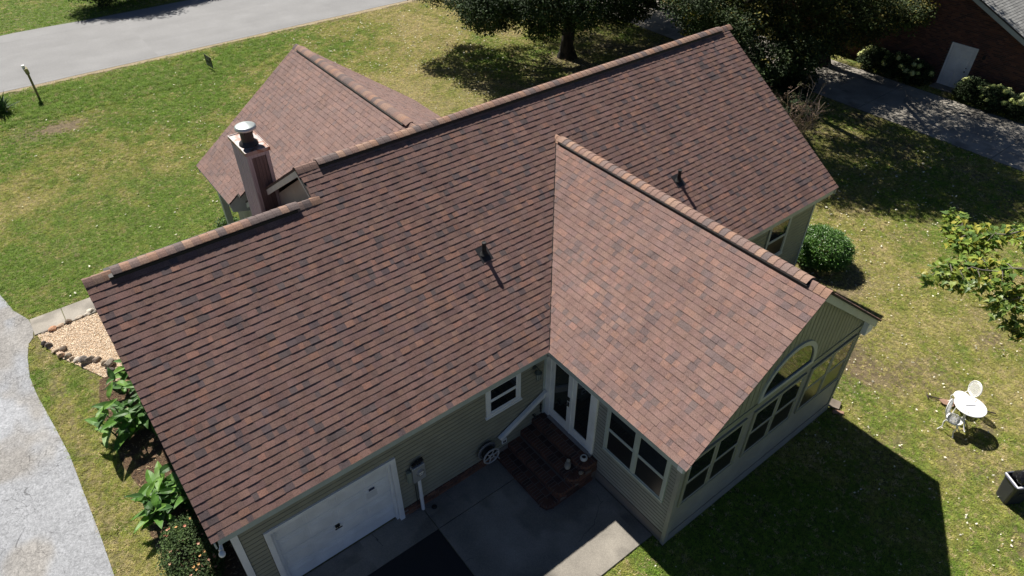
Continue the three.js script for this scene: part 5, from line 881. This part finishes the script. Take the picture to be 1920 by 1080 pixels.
tree('shade_tree', 'spreading shade tree beyond the right end of the main roof', [22.3, 0, -12.6], 0.26, 3.6, [
  [17.2, 8.0, -9.4, 1.8, 240], [18.5, 7.8, -7.6, 1.8, 260], [20.0, 7.9, -6.2, 1.9, 270], [21.5, 8.0, -5.2, 1.9, 260], [23.0, 8.1, -5.4, 1.8, 170], [19.2, 8.6, -10.2, 2.4, 340], [21.8, 8.8, -8.6, 2.4, 320], [24, 9.0, -7.2, 1.8, 150], [20.4, 10, -7.4, 1.8, 140], [18.0, 6.9, -11.4, 1.6, 130],
  [21.5, 2.3, -13.4, 1.2, 150], [23.4, 2.2, -12.4, 1.2, 150], [19.7, 2.1, -10.3, 1.1, 150], [20.9, 1.9, -9.1, 1.0, 130], [22.3, 2.1, -8.5, 0.9, 110], [18.8, 1.6, -8.8, 0.9, 100],
  [18.2, 4.6, -11.8, 1.3, 110], [20, 4.0, -13.6, 1.6, 140], [22, 3.8, -14.6, 1.6, 140], [24.4, 3.8, -13.2, 1.5, 140], [19.2, 3.5, -12, 1.1, 110], [20.2, 3.1, -10.8, 1.0, 110], [21.4, 2.9, -12.2, 1.0, 100],
], { limbs: 2, yellow: 0.06 });
tree('shade_tree', 'shade tree farther back, between the two lawns at the top of the view', [27, 0, -22], 0.3, 3.6, [
  [24.4, 4.0, -20, 1.7, 80], [26, 3.8, -18.8, 1.6, 80], [28, 3.9, -18.6, 1.6, 80], [29.6, 4, -20, 1.6, 70], [24.5, 4.2, -23, 1.7, 60], [27, 7, -21, 3, 160], [25, 6, -22, 2.2, 110], [29, 6, -22.5, 2.2, 100], [26, 7, -24.6, 2.4, 130], [28.4, 7.4, -25, 2.4, 130], [24.2, 7, -26, 2.2, 110], [25.4, 2.5, -18.2, 1.2, 110], [27.2, 2.4, -17.6, 1.1, 110], [24.0, 2.6, -19.6, 1.1, 90],
], { limbs: 2, dense: 1.7 });
tree('roadside_tree', 'dark low branched tree on the far side of the road', [1.9, 0, -44.6], 0.25, 1.6, [
  [-0.9, 1.6, -43.2, 1.3, 90], [0.4, 1.5, -42.6, 1.2, 90], [1.9, 1.7, -42.6, 1.3, 90], [3.4, 1.9, -42.9, 1.3, 80], [4.9, 2.6, -43.2, 1.2, 70], [6.0, 3.0, -43.6, 1.0, 50], [2, 3.2, -44.2, 2.2, 130], [0, 3, -44.4, 1.9, 100], [4, 3.2, -44.5, 1.8, 90], [2.2, 5, -45, 2, 90], [-0.2, 0.9, -42.3, 0.7, 40],
], { limbs: 1, dense: 2, c0: [0.022, 0.045, 0.014], c1: [0.04, 0.07, 0.018] });
function bush(name, label, x, z, r, h, o = {}) {
  const b = thing(name, label, o.cat || 'shrub', [x, 0, z], 0, o.group), st = new MB(), L = [], rx = r[0], rz = r[1];
  for (let i = 0; i < 9; i++) { const a = rr(0, 6.283); st.tube([V(0.1 * Math.cos(a), 0, 0.1 * Math.sin(a)), V(rx * 0.45 * Math.cos(a), h * 0.45, rz * 0.45 * Math.sin(a)), V(rx * 0.8 * Math.cos(a + 0.3), h * 0.75, rz * 0.8 * Math.sin(a + 0.3))], [0.025, 0.018, 0.008], 5); }
  add('stem', st.make(), M.bark, b);
  const n = o.n || 400;
  for (let i = 0; i < n; i++) { const a = rr(0, 6.283), e = rr(-0.75, 1), q = Math.sqrt(1 - e * e), k = 0.72 + 0.34 * Math.sqrt(rnd()) + (0.10 + (o.ragged || 0) * 1.6) * (fbm(a * 1.3 + x, e * 2 + z, 2) - 0.5) + (o.ragged || 0) * rr(-0.3, 0.3), g = rr(0.7, 1.25); L.push({ p: V(rx * q * Math.cos(a) * k, h * 0.5 + h * 0.5 * e * k, rz * q * Math.sin(a) * k), s: rr(0.8, 1.2) * (o.s || 1), c: mul3(mix3(o.c0 || [0.03, 0.075, 0.014], o.c1 || [0.07, 0.14, 0.025], rnd()), g) }); }
  foliage(b, 'foliage', o.geos || SPR.small, o.mat || GLOSSY, L);
  return b;
}
srand(88);
bush('round_shrub', 'clipped bright green shrub at the right corner of the house', 12.0, -0.12, [0.82, 0.92], 1.18, { n: 1500, s: 1.1, c0: [0.05, 0.14, 0.02], c1: [0.13, 0.28, 0.035] });
for (const [x, z, r, h, s] of [[19.6, -9.3, 0.9, 1.3, 'dark leafy shrub right beside the end of the main roof, under the trees'], [21.8, -10.2, 1.0, 1.2, 'dark leafy shrub second out from the main roof, under the trees'], [22.9, -8.6, 0.8, 1.0, 'dark leafy shrub at the edge of the concrete drive, third out from the main roof'], [20.6, -7.2, 0.7, 0.9, 'low dark shrub in the shade just right of the bare twiggy shrub'], [18.0, -7.0, 0.9, 1.6, 'upright dark shrub left of the bare twiggy shrub by the roof end']]) bush('dark_shrub', s, x, z, [r * 1.15, r * 0.95], h, { n: 230, ragged: 0.5, geos: SPR.mid, mat: LEAF, c0: [0.02, 0.045, 0.012], c1: [0.045, 0.085, 0.02] });
// bare shrub with dry seed heads by the end of the house
{
  const s = thing('twiggy_shrub', 'sparse reddish twiggy shrub rising past the end of the main roof', 'shrub', [16.4, 0, -4.7]), st = new MB(), tips = [], twigs = new MB();
  for (let i = 0; i < 20; i++) {
    const a = rr(0, 6.283), sp = rr(0.4, 1.5), h = rr(2.2, 3.6), b = V(0.12 * Math.cos(a), 0, 0.12 * Math.sin(a)), m = V(sp * 0.4 * Math.cos(a), h * 0.55, sp * 0.4 * Math.sin(a)), e = V(sp * Math.cos(a), h, sp * Math.sin(a)); st.tube([b, m, e], [0.03, 0.02, 0.008], 5);
    for (let j = 0; j < 13; j++) { const p = m.clone().lerp(e, rr(-0.3, 1)), q = p.clone().add(V(rr(-0.4, 0.4), rr(0.05, 0.5), rr(-0.4, 0.4))); twigs.tube([p, p.clone().lerp(q, 0.5).add(V(rr(-0.04, 0.04), 0.03, rr(-0.04, 0.04))), q], [0.010, 0.007, 0.004], 4, false); tips.push(q); }
  }
  add('stem', st.make(), std([0.42, 0.33, 0.27], { roughness: 0.9 }), s); add('twig', twigs.make(), std([0.45, 0.33, 0.27], { roughness: 0.9 }), s);
  foliage(s, 'seed_heads', SPR.small, LEAF, tips.flatMap((q) => [0, 1].map(() => ({ p: q.clone().add(V(rr(-0.12, 0.12), rr(-0.1, 0.1), rr(-0.12, 0.12))), s: rr(0.4, 0.9), c: pick([[0.34, 0.22, 0.16], [0.40, 0.27, 0.19], [0.2, 0.19, 0.08], [0.28, 0.19, 0.13]]) }))));
}
// hydrangeas along the brick wall
{
  srand(19);
  const headGeo = Array.from({ length: 3 }, () => { const mb = new MB(); for (let i = 0; i < 46; i++) { const a = rr(0, 6.283), e = rr(-0.6, 1), q = Math.sqrt(1 - e * e), k = rr(0.8, 1.12); mb.col = [k, k, k * 0.95]; const m = T(0.1 * q * Math.cos(a), 0.085 * e, 0.1 * q * Math.sin(a), rr(-0.5, 0.5), rr(0, 6.28), rr(-0.5, 0.5), 0.042); leafShape(mb, m, 1.0, 0.2, 0.1, 2); } mb.geo(new THREE.SphereGeometry(0.085, 8, 6)); return mb.make(); });
  const headMats = [[0.52, 0.58, 0.20], [0.60, 0.64, 0.28], [0.38, 0.46, 0.14]].map((c) => { const m = vc({ roughness: 0.8 }); m.color.setRGB(...c); return m; });
  const W = ['leftmost hydrangea of the row left of the white side door', 'middle hydrangea of the row left of the white side door', 'hydrangea nearest the white side door on its left', 'hydrangea just right of the white side door, few heads', 'hydrangea second right of the white side door, with several pale green heads', 'hydrangea at the right edge with sunlit pale green heads'];
  [[28.75, -8.0], [28.8, -6.8], [28.75, -5.7], [28.75, -3.0], [28.6, -1.9], [28.65, -0.75]].forEach(([x, z], i) => {
    const b = bush('hydrangea', W[i], x, z, [0.62, 0.68], 1.05, { n: 190, geos: SPR.mid, s: 0.85, mat: LEAF, c0: [0.025, 0.055, 0.014], c1: [0.06, 0.10, 0.022], cat: 'hydrangea' });
    for (let k = 0; k < (i < 3 ? 11 : i === 3 ? 9 : 17); k++) { const a = rr(0, 6.283), e = rr(0.15, 0.95), q = Math.sqrt(1 - e * e), o = add('flower_head', pick(headGeo), pick(headMats), b); o.position.set(0.66 * q * Math.cos(a), 0.52 + 0.56 * e, 0.72 * q * Math.sin(a)); o.rotation.set(rr(-0.4, 0.4), rr(0, 6), rr(-0.4, 0.4)); o.scale.setScalar(rr(1.0, 1.45)); }
  });
}
// leafy plants with large blades along the side wall
{
  srand(61);
  const bladeGeo = Array.from({ length: 5 }, (_, i) => { const mb = new MB(), w = 0.30 + 0.03 * i, dr = 0.12 + 0.10 * i, n = 7; const pt = (s, sd) => { const ww = w * 0.5 * Math.pow(Math.sin(Math.PI * Math.pow(s, 0.72)), 0.9) + 0.006; return V(sd * ww, Math.abs(sd) * ww * 0.35 - dr * s * s + 0.02 * Math.sin(s * 9 + sd), s * (1 - 0.1 * dr)); }; for (let k = 0; k < n; k++) for (const sd of [-1, 1]) for (const [u, v] of [[0, 0.5], [0.5, 1]]) { const g = 0.94 + 0.12 * ((k + (u ? 1 : 0)) % 2); mb.col = u === 0 ? [1.12 * g, 1.12 * g, 1.1 * g] : [g, g, g]; const A = pt(k / n, sd * u), B = pt((k + 1) / n, sd * u), C = pt((k + 1) / n, sd * v), D = pt(k / n, sd * v); sd > 0 ? mb.quad(D, C, B, A) : mb.quad(A, B, C, D); } return mb.make(); });
  const mats = [[0.05, 0.13, 0.02], [0.085, 0.20, 0.028], [0.04, 0.105, 0.022], [0.13, 0.26, 0.04]].map((c) => { const m = vc({ phys: true, roughness: 0.5, specularIntensity: 0.45, transmission: 0.3, thickness: 0, side: THREE.DoubleSide }); m.color.setRGB(...c); return m; });
  const clump = (label, x, z, r, n, h, L) => {
    const t = thing('canna_plant', label, 'plant', [x, 0, z], 0, 'leafy plants along the garage side wall'), st = new MB();
    for (let i = 0; i < n; i++) {
      const a = (i / n) * 6.283 + rr(-0.4, 0.4), rad = r * rr(0.15, 0.8), bx = rad * Math.cos(a), bz = rad * Math.sin(a), lean = V(Math.cos(a) * 0.2, 0, Math.sin(a) * 0.2), hh = h * rr(0.6, 1.05);
      st.tube([V(bx, 0, bz), V(bx + lean.x * 0.5, hh * 0.5, bz + lean.z * 0.5), V(bx + lean.x, hh, bz + lean.z)], [0.022, 0.018, 0.008], 6); let b = rr(0, 6.28);
      for (let k = 0; k < 7; k++) { const s = 0.2 + (k / 6) * 0.8, o = add('leaf', pick(bladeGeo), pick(mats), t); b += 2.4 + rr(-0.4, 0.4); o.position.set(bx + lean.x * s, hh * s, bz + lean.z * s); o.rotation.order = 'YXZ'; o.rotation.set(-rr(0.25, 0.85) + (k < 2 ? 0.3 : 0), b, rr(-0.35, 0.35)); const l = L * rr(0.75, 1.15) * (k === 6 ? 0.75 : 1); o.scale.set(l, l, l); }
    }
    add('stem', st.make(), std([0.07, 0.12, 0.03], { roughness: 0.6 }), t);
  };
  clump('leafy plant under the roof edge beside the pale gravel bed', -7.6, -8.35, 0.35, 4, 0.85, 0.46);
  clump('large leafy plant clump with broad green blades in the middle of the side bed', -8.12, -6.75, 0.5, 7, 1.05, 0.56);
  clump('leafy plant half hidden under the roof edge behind the large middle clump', -7.55, -6.9, 0.35, 4, 1.0, 0.5);
  clump('large leafy plant clump nearest the garage corner of the side bed', -8.02, -3.85, 0.48, 7, 1.0, 0.56);
  clump('leafy plant close against the wall beside the clump nearest the garage corner', -7.55, -3.6, 0.3, 4, 0.8, 0.46);
  const rb = bush('flowering_shrub', 'low leafy shrub with small orange pink blooms by the garage corner', -8.0, -2.15, [0.55, 0.85], 0.8, { n: 330, s: 1.15, mat: LEAF, c0: [0.04, 0.08, 0.02], c1: [0.09, 0.15, 0.035] });
  const fm = [[0.55, 0.22, 0.14], [0.6, 0.33, 0.22], [0.5, 0.28, 0.10]].map((c) => std(c, { roughness: 0.7 })), fg = new MB(); for (let k = 0; k < 5; k++) leafShape(fg, T(0, 0, 0, -0.5, k * 1.257, 0, 0.038), 0.9, 0.2, 0.1, 2); const fgeo = fg.make();
  for (let k = 0; k < 26; k++) { const a = rr(0, 6.283), e = rr(0.2, 0.95), q = Math.sqrt(1 - e * e), o = add('bloom', fgeo, pick(fm), rb); o.position.set(0.56 * q * Math.cos(a), 0.42 + 0.42 * e, 0.86 * q * Math.sin(a)); o.rotation.set(rr(-0.5, 0.5), rr(0, 6), rr(-0.5, 0.5)); }
  bush('small_shrub', 'little bright green plant at the foot of the porch post', -2.95, -13.75, [0.35, 0.35], 0.6, { n: 60, geos: SPR.mid, s: 0.9, mat: LEAF, c0: [0.05, 0.12, 0.02], c1: [0.12, 0.22, 0.03] });
  bush('small_shrub', 'dark leafy plant between the porch post and the chimney', -3.25, -9.8, [0.4, 0.35], 0.9, { n: 60, geos: SPR.mid, s: 0.9, mat: GLOSSY, c0: [0.02, 0.06, 0.02], c1: [0.04, 0.09, 0.03] });
  // spiky yucca by the road
  const y = thing('yucca', 'spiky dark green yucca clump at the left edge near the road', 'yucca', [-7.85, 0, -29.75]);
  const yg = Array.from({ length: 3 }, () => { const mb = new MB(); mb.col = mul3([1, 1, 1], rr(0.85, 1.15)); leafShape(mb, T(0, 0, 0), 0.085, 0.5, rr(0.05, 0.28), 4); return mb.make(); }), ym = [[0.035, 0.075, 0.03], [0.055, 0.11, 0.035]].map((c) => { const m = vc({ roughness: 0.5, side: THREE.DoubleSide }); m.color.setRGB(...c); return m; });
  for (let i = 0; i < 120; i++) { const o = add('leaf', pick(yg), pick(ym), y); o.rotation.order = 'YXZ'; o.rotation.set(-rr(0.25, 1.45), rr(0, 6.283), 0); o.position.set(rr(-0.28, 0.28), rr(0.02, 0.12), rr(-0.28, 0.28)); o.scale.setScalar(rr(0.6, 0.95)); }
}
// maple whose branch tips hang into the right of the view
{
  srand(505);
  const base = V(9.2, 0, 9.4), t = thing('maple_tree', 'maple with yellowing leaves, its branch tips hanging in at the right edge', 'tree', [base.x, 0, base.z]);
  const tr = new MB(); tr.tube([V(0, -0.1, 0), V(0.05, 1, 0), V(0.1, 3, -0.1), V(0, 5, -0.2), V(-0.1, 7.2, -0.4), V(0, 9.5, -0.3)], [0.34, 0.24, 0.2, 0.17, 0.13, 0.05], 12); add('trunk', tr.make(), M.bark, t);
  const lobes = [[0, 0], [0.10, 0.02], [0.34, -0.06], [0.26, 0.12], [0.50, 0.26], [0.30, 0.34], [0.36, 0.52], [0.20, 0.50], [0.14, 0.66], [0, 1.0]];
  const leafG = Array.from({ length: 4 }, (_, k) => { const mb = new MB(), f = 0.15 + 0.1 * k, q = ([x, y], s) => V(s * x * 1.0, Math.abs(x) * f - 0.25 * y * y, y); for (const s of [-1, 1]) for (let i = 1; i < lobes.length - 1; i++) { const A = q([0, 0.28], 1), B = q(lobes[i], s), C = q(lobes[i + 1], s); s > 0 ? mb.tri(A, C, B) : mb.tri(A, B, C); } for (const s of [-1, 1]) { const A = q([0, 0.28], 1), B = q([0, 0], 1), C = q(lobes[1], s); s > 0 ? mb.tri(A, C, B) : mb.tri(A, B, C); } return mb.make(); });
  const cols = [[0.20, 0.29, 0.035], [0.13, 0.22, 0.03], [0.28, 0.36, 0.045], [0.09, 0.17, 0.03], [0.38, 0.36, 0.05]], mats = cols.map((c) => { const m = vc({ phys: true, roughness: 0.5, transmission: 0.42, thickness: 0, side: THREE.DoubleSide }); m.color.setRGB(...c); return m; }), orange = vc({ phys: true, roughness: 0.5, transmission: 0.4, thickness: 0, side: THREE.DoubleSide }); orange.color.setRGB(0.5, 0.26, 0.02);
  const R = (x, y, z) => V(x - base.x, y, z - base.z), lb = new MB(), leaves = [];
  const branch = (pts, r0, side) => { const C = new THREE.CatmullRomCurve3(pts), P = C.getPoints(14).map((p, i) => p.add(V(0.05 * Math.sin(i * 1.9), 0.045 * Math.sin(i * 1.3 + 1), 0.05 * Math.cos(i * 2.3)))); side = side.concat([[0.14, 0.3, 0.1, 0.3, 9], [0.2, -0.3, 0.05, 0.3, 10], [0.27, 0.35, -0.1, -0.1, 10], [0.33, -0.35, -0.1, 0.2, 11], [0.39, 0.3, -0.05, 0.2, 11], [0.45, 0.2, -0.1, 0.3, 9]]); lb.tube(P, P.map((_, i) => r0 * (1 - 0.85 * (i / 14)) + 0.004), 6); for (const [u, dx, dy, dz, n] of side) { const a = C.getPoint(u), e = a.clone().add(V(dx, dy, dz)); lb.tube([a, a.clone().lerp(e, 0.5).add(V(0, 0.04, 0)), e], [0.012, 0.008, 0.004], 5, false); for (let i = 0; i < n * 4.8; i++) { const s = rr(0.2, 1.05), p = a.clone().lerp(e, s); leaves.push(p.add(V(rr(-0.17, 0.17), rr(-0.16, 0.06), rr(-0.17, 0.17)))); } } };
  const hub = R(8.2, 6.9, 7.4);
  branch([R(9.2, 5.2, 9.2), hub, R(7.0, 6.75, 5.95), R(6.75, 6.45, 5.25), R(6.5, 6.25, 4.88), R(6.9, 6.25, 4.5)], 0.017, [[0.5, -0.1, -0.1, 0.25, 12], [0.56, 0.35, -0.05, 0.05, 14], [0.62, -0.3, -0.05, 0.0, 16], [0.68, 0.3, 0.0, -0.15, 18], [0.74, -0.28, -0.12, 0.10, 18], [0.80, 0.3, -0.02, -0.1, 18], [0.84, -0.3, -0.05, -0.02, 18], [0.9, 0.22, -0.05, 0.1, 16], [0.95, -0.15, -0.08, -0.1, 12], [0.99, 0.25, 0.0, -0.22, 16]]);
  branch([R(9.2, 4.8, 9.2), hub.clone().add(V(-0.6, -0.3, 0.1)), R(6.15, 6.45, 6.2), R(5.85, 6.2, 5.6), R(5.6, 6.05, 5.2), R(5.26, 5.98, 4.95)], 0.017, [[0.5, 0.2, -0.1, -0.25, 14], [0.55, -0.2, -0.15, 0.15, 14], [0.62, 0.3, -0.02, -0.25, 18], [0.68, -0.2, -0.15, 0.2, 18], [0.74, 0.28, 0, -0.2, 16], [0.8, -0.15, -0.12, 0.2, 14], [0.86, 0.2, 0.02, -0.2, 12], [0.92, -0.05, -0.08, 0.2, 9], [0.99, -0.12, -0.04, -0.06, 9]]);
  branch([R(9.2, 4.6, 9.2), R(7.2, 6.3, 7.6), R(6.0, 6.1, 6.5), R(5.55, 5.92, 6.05)], 0.022, [[0.66, 0.1, -0.05, -0.25, 12], [0.76, -0.2, -0.12, -0.1, 14], [0.86, 0.15, -0.1, -0.2, 14], [0.95, -0.1, -0.1, -0.1, 12], [0.99, -0.02, -0.18, 0.05, 8]]);
  branch([R(9.2, 4.3, 9.2), R(7.0, 5.7, 7.8), R(5.7, 5.72, 6.6), R(5.55, 5.62, 6.42)], 0.02, [[0.85, 0.1, -0.1, -0.1, 8], [0.97, -0.05, -0.14, 0.02, 9]]);
  add('limbs', lb.make(), std([0.17, 0.15, 0.125], { roughness: 0.9 }), t);
  leaves.sort((a, b) => a.x - b.x);
  const rest = new MB();
  leaves.forEach((p, i) => { const m = T(p.x, p.y, p.z, rr(-0.2, 0.7), rr(0, 6.283), rr(-0.5, 0.5), rr(0.10, 0.17)); if (i < 300) { const o = add('leaf', pick(leafG), rnd() < 0.02 ? orange : pick(mats), t); o.applyMatrix4(m); } else { rest.col = pick(cols); rest.geo(pick(leafG), m); } });
  const fol = []; for (let k = 0; k < 900; k++) { const a = rr(0, 6.283), e = rr(-1, 1), q = Math.sqrt(1 - e * e), r = 2.2 * Math.cbrt(rnd()); fol.push({ p: V((k % 2 ? 0.9 : 0.1) + r * q * Math.cos(a), 8.2 + r * e, (k % 2 ? 1.5 : 0.2) + r * q * Math.sin(a)), s: 1.1, c: mul3([0.06, 0.10, 0.022], rr(0.7, 1.3)) }); }
  if (!rest.empty) { const o = add('leaves', rest.make(), LEAF, t); o.userData.kind = 'stuff'; }
  foliage(t, 'crown', SPR.big, LEAF, fol);
  console.log('maple leaves', leaves.length);
}
renderer.render(scene, camera);
